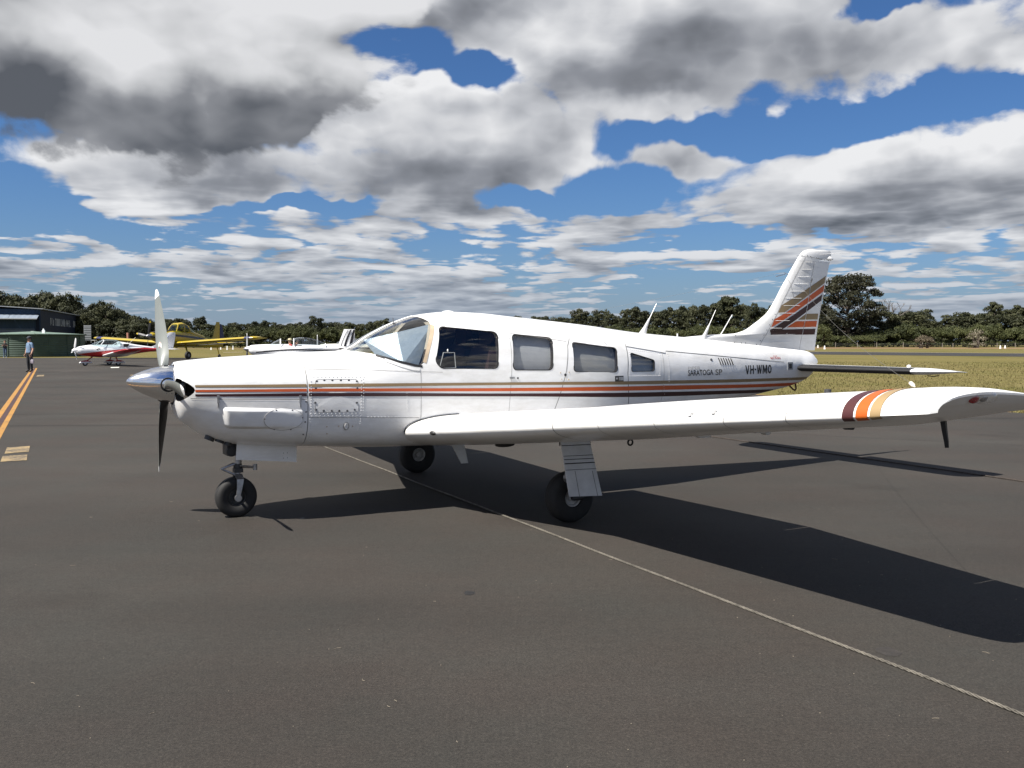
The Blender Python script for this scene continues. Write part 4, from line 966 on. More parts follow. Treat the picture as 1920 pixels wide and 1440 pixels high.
# lights, mast and wire insulator on the wing tip
nav = Vector((2.27, -5.50, 1.300)); e = MB(); e.ball(nav + Vector((0, .012, .0)), (.034, .024, .030), 16, 10); nl = e.build('nav_light', mat('red lamp glass', (0.30, 0.004, 0.012), 0.12, coat=1), tip)
e = MB(); e.ball(nav + Vector((.06, .0, .002)), (.10, .040, .036), 18, 10); e.build('lamp_lens', glass('clear lamp lens', (.93, .93, .93)), tip)
e = MB(); e.ball(nav + Vector((.075, .012, 0)), (.028, .02, .024), 12, 8); e.build('strobe_tube', M_STL, tip)
m0 = wing_pt(-5.06, .70, 0); e = MB(); e.rings([[(m0.x + a * k, m0.y + c * .018, m0.z - .012 + h) for a, c in ((-1, 0), (-.3, 1), (.9, .4), (.9, -.4), (-.3, -1))] for h, k in ((0, .10), (.018, .075), (.034, .03), (.036, .01))]); e.build('wire_mast', M_WH2, tip)
ia = m0 + Vector((0, .0, .03)); 
FM = YP(1470, 511, 0.0)                             # wire mast on the fin
d = (FM - ia).normalized(); e = MB(); e.tube([ia, ia + d * .03], .004, 6); e.tube([ia + d * .02, ia + d * .035, ia + d * .085, ia + d * .095], [.006, .011, .012, .006], 10); ins = e.build('wire_insulator', mat('ceramic insulator', (.72, .64, .52), .4), tip)
def wire(a, c, sag, name, parent, r=.0016):
    a, c = Vector(a), Vector(c); e = MB(); e.tube([a.lerp(c, t / 24) - Vector((0, 0, sag * 4 * (t / 24) * (1 - t / 24))) for t in range(25)], r, 5); return e.build(name, mat('antenna wire', (0.10, 0.095, 0.085), .5), parent)
wire(ia + d * .09, FM + Vector((.10, -.06, -.02)), .10, 'antenna_wire', plane, .0011)
ib = Vector((m0.x, -m0.y, m0.z + .03)); wire(ib, FM, .05, 'antenna_wire', plane, .0011)
# small things hanging under the wing
def hang(px, py, x, pts, name, m=M_DKM, r=.012):
    d = pray(px, py); dl = Vector((d.dot(AX), d.dot(AY), d.z)); q = CL + dl * ((x - CL.x) / dl.x)
    e = MB(); e.tube([q + Vector(p) for p in pts], r, 8); return e.build(name, m, wing)
def low_pt(x, y): 
    for s in [-.02 * i for i in range(1, 50)]:
        p = wing_pt(y, s, 0)
        if p.x >= x: return p
    return wing_pt(y, -1, 0)
def under(x, y): return low_pt(x, y)
p = under(2.72, -2.16); e = MB(); e.tube([p + Vector((0, 0, .01)), p + Vector((0, 0, -.03))], .006, 8)
e.tube([p + Vector((.024 * math.sin(a), 0, -.045 - .024 * math.cos(a) + .0)) for a in [2 * math.pi * k / 16 for k in range(17)]], .008, 8); e.build('tie_down_ring', M_BLK, wing)
for x, y in ((2.9, -2.85), (3.02, -3.35)):
    p = under(x, y); e = MB(); e.rings([[(p.x + a, p.y + c, p.z + .01 - h) for a, c in ((-.10 * k, -.02), (.06, -.02), (.06, .02), (-.10 * k, .02))] for h, k in ((0, 1), (.035, .75), (.05, .5))]); e.build('hinge_fairing', M_WH2, wing)
p = under(2.95, -3.35); e = MB(); e.lathe([(-.02, .001), (-.02, .035), (.03, .035), (.03, .001)], (p.x + .12, p.y, p.z - .02), 'Y', 16); e.build('hinge_bracket', M_WH2, wing)
for x, y in ((2.82, -4.30),):
    p = under(x, y); e = MB(); e.tube([p + Vector((-.08, 0, 0)), p + Vector((-.02, 0, -.03)), p + Vector((.05, 0, -.035)), p + Vector((.09, 0, .0))], .008, 6); e.build('aileron_bracket', M_DKM, wing)
p = under(2.46, -1.45); e = MB(); e.tube([p, p + Vector((0, 0, -.045))], .006, 6); e.build('fuel_drain', M_DKM, wing)
p = under(2.3, -5.06); p = YP(1768, 797, -5.06); e = MB(); e.rings([[(p.x + a + k * .035, p.y + c * .010, p.z + .03 - h) for a, c in ((-.025 * w_, 0), (0, 1), (.028 * w_, 0), (0, -1))] for h, k, w_ in ((0, 0, 1.1), (.06, .4, .95), (.12, .9, .8), (.155, 1.1, .7))]); e.build('blade_mast', M_BLK, tip, 30)
p = YP(1552, 737, -4.2); e = MB(); e.lathe([(-.02, .02), (.0, .022), (.012, .02), (.014, .001)], (p.x, p.y, p.z + .012), 'Z', 14); e.build('fuel_cap', M_DKM, wing)

# --- fin, rudder, stabilator
F_LE = tab((1.40, 4.98), (1.60, 5.02), (1.625, 5.25), (1.637, 5.42), (1.652, 5.70), (1.662, 5.92), (1.685, 6.04), (1.71, 6.12), (1.775, 6.24), (1.85, 6.37), (1.94, 6.490), (2.305, 6.755), (2.56, 6.945), (2.63, 7.0), (2.68, 7.045), (2.715, 7.09), (2.735, 7.14), (2.745, 7.22))
F_TE = tab((1.40, 7.315), (1.844, 7.391), (2.399, 7.525), (2.60, 7.575), (2.75, 7.60))
def fin_ht(x, z):
    a, c = interp(*F_LE, z), interp(*F_TE, z); f = max(0, min(1, (x - a) / (c - a))); return airfoil_t(f) * .105 * min(1.0, c - a)
def hinge_x(z): return 7.031 + (z - 1.453) * (7.248 - 7.031) / (2.526 - 1.453)
def fin_part(zs, a, c, name, m, parent, n=16, tk=lambda z: 1.0):
    rs = []
    for z in zs:
        x0, x1 = a(z), c(z); fr = [(1 - math.cos(math.pi * k / n)) / 2 for k in range(n + 1)]; r = []
        for f in reversed(fr): x = x0 + (x1 - x0) * f; r.append((x, -fin_ht(x, z) * tk(z) - .0008, z))
        for f in fr: x = x0 + (x1 - x0) * f; r.append((x, fin_ht(x, z) * tk(z) + .0008, z))
        rs.append(r)
    e = MB(); e.rings(rs); return e.build(name, m, parent, 38)
LEf = lambda z: interp(*F_LE, z); TEf = lambda z: interp(*F_TE, z)
fin = fin_part(xs_between(1.42, 1.59, .034) + xs_between(1.596, 1.70, .006) + xs_between(1.715, 2.585, .03), LEf, lambda z: hinge_x(z) - .004, 'fin', M_WH, plane, 30)
rud = fin_part(xs_between(1.452, 2.60, .05), lambda z: hinge_x(z) + .006, TEf, 'rudder', M_WH, plane, 8)
cap = fin_part([2.588, 2.60, 2.63, 2.66, 2.69, 2.715, 2.73, 2.74, 2.745], LEf, lambda z: interp([2.588, 2.62, 2.66, 2.70, 2.745], [7.27, 7.42, 7.59, 7.60, 7.575], z), 'fin_cap', M_WH, fin, 16, lambda z: 1.0 if z < 2.66 else max(.05, math.sqrt(max(0, 1 - ((z - 2.66) / .086) ** 2))))
e = MB(); e.rings([[(7.57 + a * k, c * .022 * k, 2.645 + h) for a, c in ((-.075, 0), (0, 1), (.06, .5), (.075, 0), (.06, -.5), (0, -1))] for h, k in ((-.03, .3), (-.01, 1), (.005, .95), (.028, .2))]); e.build('tail_light', M_WH, rud)
def fz(px, py): q = YP(1420 + px / 6.545, 450 + py / 6.545, -.03); return (q.x, q.z)
fskin = lambda x, z, off=.003: Vector((x, -(fin_ht(x, z) + off), z))
def clipped(pts, m):                                # split a flash across fin and rudder at the hinge line
    def side(p): return p[0] - hinge_x(p[1])
    for sg, par, gap in ((-1, fin, -.006), (1, rud, .008)):
        out = []
        for i in range(len(pts)):
            p, q = pts[i], pts[(i + 1) % len(pts)]; a, c = (side(p) - gap) * sg, (side(q) - gap) * sg
            if a >= 0: out.append(p)
            if a * c < 0: t = a / (a - c); out.append((p[0] + (q[0] - p[0]) * t, p[1] + (q[1] - p[1]) * t))
        if len(out) > 2: decal(out, fskin, .0032, 'paint_flash', m, par)
for m_, pts in ((M_BRONZE, [(290, 800), (858, 440), (847, 525), (318, 888), (242, 893)]), (M_ORNG, [(195, 972), (330, 897), (841, 548), (832, 628), (300, 985), (150, 1075)]),
                (M_BRWN, [(133, 1108), (178, 1083), (818, 664), (804, 742), (292, 1098)]), (M_BRWN, [(133, 1109), (292, 1099), (733, 1088), (720, 1160), (153, 1167)]), (M_BRONZE, [(595, 905), (766, 903), (756, 975), (490, 979)]), (M_ORNG, [(465, 998), (750, 992), (740, 1065), (347, 1073)])):
    clipped([fz(*q) for q in pts], m_)
for (x0, y0, x1) in ((585, 272, 685), (540, 362, 665), (490, 452, 650), (440, 540, 630), (390, 630, 590), (325, 716, 550), (290, 806, 530), (235, 899, 470), (190, 990, 400), (130, 1082, 300), (70, 1168, 470), (20, 1262, 440)):
    a, c = fz(x0, y0), fz(x1, y0 - (12 if y0 > 1100 else 0)); e = MB(); n = 8
    e.tube([fskin(a[0] + (c[0] - a[0]) * k / n, a[1] + (c[1] - a[1]) * k / n, .001) for k in range(n + 1)], [.0015] + [.0036] * (n - 1) + [.0015], 6); e.build('skin_bead', M_WH, fin)
surf_strip([fz(15, 1300), fz(230, 905), fz(420, 530), fz(590, 215)], .005, .0028, 'fin_joint', M_LINE, fin, 14, fskin)
surf_strip([fz(505, 190), fz(610, 205), fz(900, 250)], .004, .0028, 'cap_joint', M_LINE, fin, 10, fskin)
for px, py in ((556, 187), (615, 192), (655, 202), (730, 218), (755, 224), (797, 233), (840, 243)): stud(*fz(px, py), .0062, fin, f=fskin, n=8)
for px, py in ((27, 1235), (66, 1168), (100, 1105), (135, 1040), (172, 975), (208, 912)): stud(*fz(px, py), .0062, fin, f=fskin, n=8)
for px, py in ((1380, 629), (1378, 642), (1391, 643), (1399, 643), (1420, 646)):
    q = YP(px, py, -.06); stud(q.x, q.z, .007, fin, f=lambda x, z, off: Vector((x, -(max(fin_ht(x, z), side_y(x, z)) + off), z)), n=8)
ha, hb = fz(655, 520), fz(668, 478); e = MB(); e.tube([fskin(*ha, .004), fskin(*hb, .006)], [.006, .008], 8); e.build('hinge_horn', M_BLK, rud)
for (x0, z0), (x1, z1) in (((6.80, 2.36), (6.845, 2.27)), ((6.845, 2.27), (6.86, 2.20)), ((6.86, 2.20), (6.905, 2.05)), ((6.905, 2.05), (6.93, 1.97))): surf_strip([(x0, z0), (x1, z1)], .004, .0035, 'cable_run', M_LINE, fin, 4, fskin)
e = MB(); q = Vector((FM.x, 0, FM.z)); e.tube([q + Vector((.12, 0, -.04)), q], .004, 6); e.tube([q + Vector((.02, 0, -.02)), q + Vector((-.14, .0, -.055))], .0055, 6); e.build('wire_post', M_STL, fin)
for s in (-1, 1):
    e = MB(); e.tube([(7.36, s * .03, 2.685), (7.62, s * .30, 2.70)], [.004, .0025], 6); e.build('nav_whisker', M_STL, fin)
STB = [(-.07, 6.868, 7.60, 1.236, .125, .125, .01), (-1.70, 6.925, 7.60, 1.236, .115, .115, .01), (-1.78, 6.945, 7.60, 1.236, .11, .11, .01), (-1.86, 7.02, 7.60, 1.235, .09, .09, .01), (-1.93, 7.15, 7.58, 1.234, .06, .06, .01), (-1.975, 7.33, 7.55, 1.232, .03, .03, .01)]
def stab(mir):
    T = (lambda s: mirror(s)) if mir else (lambda s: s)
    st = surface('stabilator', T(fine(STB, 5)), M_WH, plane, 18)
    rs = []
    for sc in T(fine(STB[:2], 6)):
        y, xl, xt, z, up, lo, dr = sc; c = xt - xl; r = []
        for k in range(13):
            s = -.40 + .80 * k / 12; f = s * s; r.append((xl + f * c - (.003 if abs(s) < .15 else 0), y, z - dr * f + math.copysign(airfoil_t(f) * up * c + .003, s if s else 1) * (1 if s else 0)))
        rs.append(r)
    e = MB(); e.rings(rs, False, closed=False); e.build('leading_edge_boot', M_BLK, st, 60)
    e = MB(); s = 1 if mir else -1; e.ball((7.15, s * 1.52, 1.285), (.03, .02, .018), 10, 6); e.build('balance_horn', M_WH, st)
    e = MB(); e.tube([(7.12, s * 1.78, 1.19), (7.2, s * 1.79, 1.175), (7.3, s * 1.79, 1.185)], .005, 6); e.build('static_wick', M_BLK, st)
    return st
stab(False); stab(True)
e = MB(); e.prism([(6.985, 1.30), (7.05, 1.345), (7.10, 1.335), (7.14, 1.30)], -.095, .095); e.build('stabilator_cutout', M_BLK, plane, 0)
e = MB(); q = YP(1484, 727, 0); t0 = (6.87, 0, 1.02)
e.tube([(6.86, 0, 1.02), (6.95, 0, .955), (6.985, 0, .945), (7.0, 0, .965), (6.985, 0, 1.04)], .011, 8); e.build('tail_tie_down', mat('rust brown steel', (.09, .035, .025), .6), plane)
# --- whip antennas on the spine
def whip(bx, by, tx, ty, name, y=0.0, thin=False):
    a, c = YP(bx, by, y), YP(tx, ty, y); e = MB(); d = c - a
    if not thin: e.rings([[a + d * t + Vector((u_ * w1, v_ * w2, 0)) for u_, v_ in ((-1, 0), (-.3, 1), (.6, .7), (1, 0), (.6, -.7), (-.3, -1))] for t, w1, w2 in ((-.06, .055, .018), (.06, .040, .014), (.20, .026, .011), (.45, .015, .008), (.50, .006, .005), (1.0, .0035, .0035))])
    else: e.rings([[a + d * t + Vector((u_ * w1, v_ * w1 * .6, 0)) for u_, v_ in ((-1, 0), (0, 1), (1, 0), (0, -1))] for t, w1 in ((-.05, .010), (1.0, .0075))])
    return e.build(name, M_WH, fus, 50)
whip(1206, 622, 1231, 569, 'whip_antenna', -.02); whip(1319, 634, 1342, 581, 'whip_antenna', -.04); whip(1351, 628, 1373, 590, 'whip_antenna', .03, True)
e = MB(); e.box((5.05, .0, sec(5.05)[0] + .012), (.012, .012, .05)); e.build('antenna_stub', M_WH, fus, 0)
e = MB(); e.tube([(1.50, -.05, top_z(1.5, .05)), (1.49, -.05, top_z(1.5, .05) + .05)], .004, 6); e.ball((1.50, -.05, top_z(1.5, .05)), (.02, .012, .008), 8, 5); e.build('temperature_probe', M_STL, fus)
e = MB(); e.ball((2.10, 0, 1.862), (.06, .05, .014), 14, 6); e.build('roof_light', M_WH, fus)
# belly blade antenna and roof rail
a = [YP(px, py, -.12) for px, py in ((845, 830), (869, 830), (877.5, 868), (865, 869))]; e = MB(); e.rings([[Vector((p.x, -.12 + s * t, p.z)) for p, t in zip(a, (.012, .012, .004, .004))] for s in (-1, 1)]); e.build('belly_antenna', M_WH, fus, 30)
e = MB(); e.tube([(3.30, -.30, top_z(3.3, .30) + .003), (4.2, -.24, top_z(4.2, .24) + .003)], .006, 6); e.build('roof_rail', M_WH, fus)

# --- landing gear
ng = bpy.data.objects.new('nose_gear', None); COL.objects.link(ng); ng.parent = plane
M_RIM = mat('painted wheel rim', (0.36, 0.35, 0.34), .6, var=.25, vscale=30)
wheel('tyre', (0, 0, .178), .182, .13, ng, mat('dark wheel rim', (0.05, .05, .05), .5, .4), M_TYRE, .42)
e = MB(); e.tube([(.03, 0, .66), (.022, 0, .43)], .030, 14); e.tube([(.022, 0, .44), (.018, 0, .36)], .022, 12); e.build('strut', M_STL, ng)
e = MB(); e.lathe([(-.03, .034), (.0, .040), (.03, .034)], (.02, 0, .445), 'Z', 14); e.box((.02, 0, .415), (.075, .09, .035)); e.build('collar', M_DKM, ng, 30)
for s in (-1, 1):
    e = MB(); e.rings([[(c_[0] + a * w, s * c_[1] + b2 * t, c_[2]) for a, b2 in ((-1, -1), (1, -1), (1, 1), (-1, 1))] for c_, w, t in (((.015, .035, .385), .034, .012), ((.022, .085, .345), .030, .010), ((.012, .092, .26), .022, .009), ((.0, .092, .185), .016, .009))]); e.lathe([(-.012, .001), (-.012, .030), (.012, .030), (.012, .001)], (0, s * .092, .178), 'Y', 18); e.build('fork', M_STL, ng, 35)
e = MB(); e.lathe([(-.10, .012), (.10, .012)], (0, 0, .178), 'Y', 12); e.build('axle', M_DKM, ng)
e = MB()
for s in (-.022, .022): e.tube([(-.01, s, .475), (-.125, s * .4, .435)], [.010, .008], 8); e.tube([(-.125, s * .4, .435), (-.005, s, .375)], [.008, .010], 8)
e.build('torque_link', M_STL, ng)
e = MB(); e.tube([(.03, 0, .445), (.165, -.03, .435)], .011, 8); e.tube([(.03, -.04, .46), (.155, -.04, .442)], .007, 8); e.lathe([(-.026, .02), (.026, .02)], (.165, -.03, .437), 'Z', 10, cap=True); e.build('steering_link', M_STL, ng)
e = MB(); e.rings([[(x, y, z) for x, y in ((-.09, -.10), (.0, -.10), (.0, .10), (-.09, .10))] for z in (.56, .72)]); e.lathe([(-.012, .045), (.012, .05), (.014, .001)], (-.05, -.10, .60), 'Y', 16); e.build('gear_well_frame', M_DKM, ng, 20)
for s in (-1, 1):
    a = [YP(px, py, -.17) for px, py in ((444, 830), (556, 836), (556, 866), (442, 862))]
    e = MB(); e.rings([[Vector((p.x, s * (.17 + o), p.z)) for p in a] for o in (-.004, .004)]); dr = e.build('nose_gear_door', M_WH, ng, 0)
    if s < 0:
        for dx, dz in ((0, 0), (.035, 0), (0, -.045), (.035, -.045)): e = MB(); e.ball((.385 + dx, -.175, .565 + dz), .004, 6, 4); e.build('door_rivet', M_FAST, dr)
def main_gear(s, yc):
    g = bpy.data.objects.new('main_gear', None); COL.objects.link(g); g.parent = plane; x0 = 2.485
    wheel('tyre', (x0, yc, .216), .222, .17, g, M_RIM, M_TYRE, .36)
    yo = s * .11
    e = MB(); e.tube([(2.60, yc + yo, .86), (2.575, yc + yo, .52)], .042, 16); e.tube([(2.575, yc + yo, .53), (2.56, yc + yo, .24)], .030, 14); e.build('strut', M_STL, g)
    e = MB(); e.tube([(2.56, yc + yo, .225), (x0, yc + yo * .8, .216), (x0, yc + s * -.02, .216)], .024, 12); e.build('axle', M_DKM, g)
    e = MB()
    for q in (-.02, .02): e.tube([(2.55, yc + yo + q, .55), (2.44, yc + yo + q, .44)], .010, 8); e.tube([(2.44, yc + yo + q, .44), (2.545, yc + yo + q, .30)], .010, 8)
    e.build('torque_link', M_STL, g)
    e = MB(); e.tube([(2.60, yc + yo, .72), (2.58, yc - s * .45, .80)], .016, 10); e.build('side_brace', M_DKM, g)
    e = MB(); e.tube([(2.42, yc + yo, .84), (2.40, yc + yo, .74), (2.46, yc + yo, .70), (2.43, yc + yo, .62), (2.47, yc + yo, .56), (2.46, yc + yo, .42), (2.50, yc + yo, .30)], .007, 7); e.build('brake_hose', M_BLK, g)
    e = MB(); e.lathe([(-.02, .055), (.02, .055), (.02, .02)], (2.43, yc + yo * .9, .40), 'Y', 18); e.build('brake_disc', M_STL, g)
    p = [YP(px, py, -1.80) for px, py in ((1048, 822), (1102, 822), (1128, 929), (1067, 931))]
    yd = yc + s * .165
    e = MB(); n = 10; rs = []
    for o in (-.006, .006):
        rs.append([Vector((q.x, yd + o + s * .03 * (q.z - .3), q.z)) for q in p])
    e.rings(rs); dr = e.build('gear_door', mat('scuffed gear door paint', (.62, .63, .65), .45, var=.12, vscale=6), g, 0)
    for t, w_ in ((.12, .004), (.36, .004), (.43, .006), (.54, .003), (.30, .003)):
        a, c = p[0].lerp(p[3], t), p[1].lerp(p[2], t - .02); e = MB(); e.tube([Vector((q.x, yd + s * .03 * (q.z - .3) + s * .008, q.z)) for q in (a, a.lerp(c, .5), c)], w_ * .7, 5); e.build('hose', M_BLK, dr)
    for t in (.30, .86):
        a, c = p[0].lerp(p[1], t).lerp(p[3].lerp(p[2], t), .56), p[3].lerp(p[2], t); e = MB(); e.tube([Vector((q.x, yd + s * .03 * (q.z - .3) + s * .0062, q.z)) for q in (a, c)], .002, 4); e.build('door_seam', M_LINE2, dr)
    return g
main_gear(-1, -1.64); main_gear(1, 1.71)
for s in (-1, 1):                                   # hinge rods along the wheel wells
    p = under(2.40, s * -1.7 if s < 0 else -1.7); e = MB(); e.tube([(2.36, s * 1.78, .79), (2.62, s * 1.80, .76), (2.82, s * 1.80, .755)], .014, 8); e.build('door_hinge', M_DKM, wing if s < 0 else wing2)
p = under(2.05, -1.25); e = MB(); e.ball(p + Vector((0, 0, -.005)), (.10, .05, .022), 14, 6); e.build('fuel_sump', M_DKM, wing)
# ------------------------------------------------------------------ other airplanes on the field (x aft, y right, z up in their own axes)
def hull(stations, n=28, ex=2.4):
    """closed body of superelliptic rings: (x, top, bottom, half width)"""
    rs = []
    for x, zt, zb, w in stations:
        zc = (zt + zb) / 2; r = []
        for k in range(n):
            a = 2 * math.pi * (k + .5) / n; c, s = math.cos(a), math.sin(a)
            r.append((x, w * math.copysign(abs(c) ** (2 / ex), c), zc + (zt - zb) / 2 * math.copysign(abs(s) ** (2 / ex), s)))
        rs.append(r)
    e = MB(); e.rings(rs); return e
def dense(st, step=.12):
    cols = list(zip(*st)); xs = xs_between(st[0][0], st[-1][0], step); return [tuple([x] + [interp(cols[0], c, x) for c in cols[1:]]) for x in xs]
def prop_blades(root, hx, hz, rad, ang, n, m, tipm, w=.12):
    for k in range(n):
        phi = ang + 2 * math.pi * k / n; er, et, fx = Vector((0, math.sin(phi), math.cos(phi))), Vector((0, math.cos(phi), -math.sin(phi))), Vector((-1, 0, 0)); rs = []
        for f, c, t, be in ((.08, .5, .45, 60), (.2, .75, .25, 50), (.4, 1, .15, 38), (.7, .9, .1, 26), (.86, .75, .08, 22), (.9, .7, .07, 21), (.97, .45, .05, 20), (1, .1, .04, 20)):
            be = R(be); le = et * math.cos(be) + fx * math.sin(be); nf = fx * math.cos(be) - et * math.sin(be); o = Vector((hx, 0, hz)) + er * rad * f
            rs.append([o + le * w * c * (.5 * math.cos(a)) + nf * w * c * t * .5 * math.sin(a) for a in [2 * math.pi * j / 10 for j in range(10)]])
        e = MB(); e.rings(rs); e.m = [1 if (i // 10) >= 4 else 0 for i in range(len(e.f))]; e.build('propeller_blade', [m, tipm], root)
W_GL = glass('grey canopy glass', (.62, .70, .72))
M_PW = mat('gloss white', (.80, .80, .80), .25, coat=.4); M_RED = mat('gloss red', (.40, .012, .016), .28, coat=.4); M_SKIN = mat('skin', (.42, .24, .16), .6)

def place(px, depth): return AT(px, depth)
# --- red and white sport airplane
def sport():
    root = empty('light_airplane', AT(181, 57.5), R(40), 'red and white sport airplane with wheel fairings and clear canopy', 'airplane')
    st = [(.28, 1.17, .82, .24), (.38, 1.23, .74, .32), (.7, 1.30, .66, .40), (1.2, 1.36, .58, .48), (1.7, 1.37, .54, .55), (2.3, 1.37, .54, .56), (2.9, 1.36, .58, .50), (3.4, 1.32, .66, .40), (4.2, 1.23, .80, .26), (5.2, 1.13, .92, .15), (6.2, 1.08, 1.0, .07), (6.3, 1.06, 1.01, .03)]
    st = [(x - 1.5, a, b, c) for x, a, b, c in st]
    b = hull(dense(st)).build('fuselage', split_paint('white over red', (.80, .80, .80), (.40, .012, .016), .115, .93, -.012), root)
    e = MB(); e.lathe([(-1.5, .005), (-1.46, .07), (-1.36, .13), (-1.22, .17), (-1.2, .05)], (0, 0, 1.0), 'X', 20); e.build('spinner', M_PW, root)
    prop_blades(root, -1.32, 1.0, .86, R(-22), 3, M_PW, M_PW, .17)
    e = MB(); e.box((-1.17, -.18, 1.02), (.10, .12, .14)); e.build('air_inlet', M_BLK, b, 0)
    cst = [(-.35, 1.36, 1.28, .30), (-.1, 1.50, 1.22, .42), (.3, 1.64, 1.2, .50), (.7, 1.71, 1.2, .52), (1.05, 1.70, 1.2, .50), (1.3, 1.62, 1.2, .46), (1.45, 1.52, 1.2, .42)]
    e = MB(); c = hull(dense(cst, .08), 24, 2.1).build('canopy', W_GL, root)
    for x, m_ in ((.42, M_PW), (1.42, M_PW)):       # canopy bows
        zt = interp([q[0] for q in cst], [q[1] for q in cst], x) + .008; w = interp([q[0] for q in cst], [q[3] for q in cst], x) + .008
        e = MB(); e.tube([(x - .30 * (1 - math.sin(a)), w * math.cos(a), 1.36 + (zt - 1.36) * math.sin(a)) for a in [math.pi * k / 20 for k in range(21)]], .022, 6); e.build('canopy_bow', m_, c)
    hull(dense([(1.35, 1.58, 1.1, .43), (1.7, 1.52, 1.1, .36), (2.4, 1.38, 1.05, .22), (3.6, 1.20, 1.0, .10)], .1), 20, 2.1).build('turtle_deck', M_PW, root)
    for s in (-1, 1): e = MB(); e.prism(roundpoly([(1.55, 1.42), (1.95, 1.42), (1.80, 1.22), (1.55, 1.22)], .05), s * .385, s * .345); e.build('rear_window', M_INT, root, 30)
    for s, ye in ((0, -2.55), (1, -3.6)):
        full = [(-.45, .20, 1.75, .66, .16, .14, .05), (-2.55, .28, 1.62, .88, .16, .12, .04), (-3.6, .32, 1.55, .99, .16, .11, .04), (-4.1, .42, 1.50, 1.05, .14, .08, .03), (-4.32, .65, 1.46, 1.09, .06, .02, .0)]
        ws = [q for q in full if q[0] >= ye]; tp = [q for q in full if q[0] <= ye]
        w = surface('wing', mirror(ws) if s else ws, M_PW, root, 14); surface('wing_tip', mirror(tp) if s else tp, M_RED, w, 14)
    hs = [(-.05, 4.15, 4.95, 1.05, .1, .1, 0), (-1.25, 4.35, 4.92, 1.06, .1, .1, 0), (-1.38, 4.55, 4.88, 1.06, .04, .04, 0)]
    for s in (0, 1): surface('tailplane', mirror(hs) if s else hs, M_PW, root, 10)
    e = MB(); e.rings([[(x0, 0, z), ((x0 * 2 + x1) / 3, -t, z), ((x0 + 2 * x1) / 3, -t * .7, z), (x1, 0, z), ((x0 + 2 * x1) / 3, t * .7, z), ((x0 * 2 + x1) / 3, t, z)] for z, x0, x1, t in ((1.02, 3.0, 4.9, .05), (1.25, 3.5, 4.93, .05), (1.45, 3.95, 4.98, .05), (1.9, 4.35, 5.06, .04), (2.15, 4.55, 5.08, .03), (2.2, 4.7, 5.06, .01))]); f = e.build('fin', M_PW, root, 50)
    e = MB(); e.tube([(4.2, -.052, 1.45), (4.6, -.05, 1.95)], .04, 6); e.build('fin_flash', mat('grey blue trim', (.22, .26, .36), .4), f)
    for x, y, l in ((-.72, 0, .0), (1.02, -.98, 0), (1.02, .98, 0)):
        g = bpy.data.objects.new('landing_gear', None); COL.objects.link(g); g.parent = root
        e = MB(); e.tube([(x + (.55 if y == 0 else 0), y * .42, .66), (x, y, .25)], [.045, .03], 8); e.build('leg', M_RED, g)
        wheel('tyre', (x, y, .165), .165, .11, g, M_PW, M_TYRE, .45)
        e = MB(); rs = []
        for t in range(13):
            f_ = t / 12; xx = x - .36 + .82 * f_; wd = .085 * math.sin(math.pi * min(1, f_ * .96 + .03)) ** .6; zt = .20 + .17 * math.sin(math.pi * f_) ** .7; zb_ = .14 + .06 * abs(f_ - .45)
            rs.append([(xx, y + wd * math.cos(a), (zt + zb_) / 2 + (zt - zb_) / 2 * math.sin(a)) for a in [2 * math.pi * k / 12 for k in range(12)]])
        e.rings(rs); fa = e.build('wheel_fairing', split_paint('fairing paint', (.40, .012, .016), (.80, .80, .80), 0, .27), g)
    e = MB(); e.tube([(2.0, 0, 1.42), (2.45, 0, 1.85)], .012, 6); e.build('antenna', mat('cream whip', (.6, .56, .45), .5), root)
    for k, (x, z) in enumerate(((-.1, 1.06), (.0, 1.10), (.08, 1.07))): e = MB(); e.ball((x, -.515, z), (.05, .012, .04), 8, 6); e.build('cowl_vent', M_BLK, b)
    e = MB(); e.box((1.4, -.50, 1.02), (.55, .012, .035)); e.build('red_lettering_band', M_RED, b, 0)
    return root
sport()
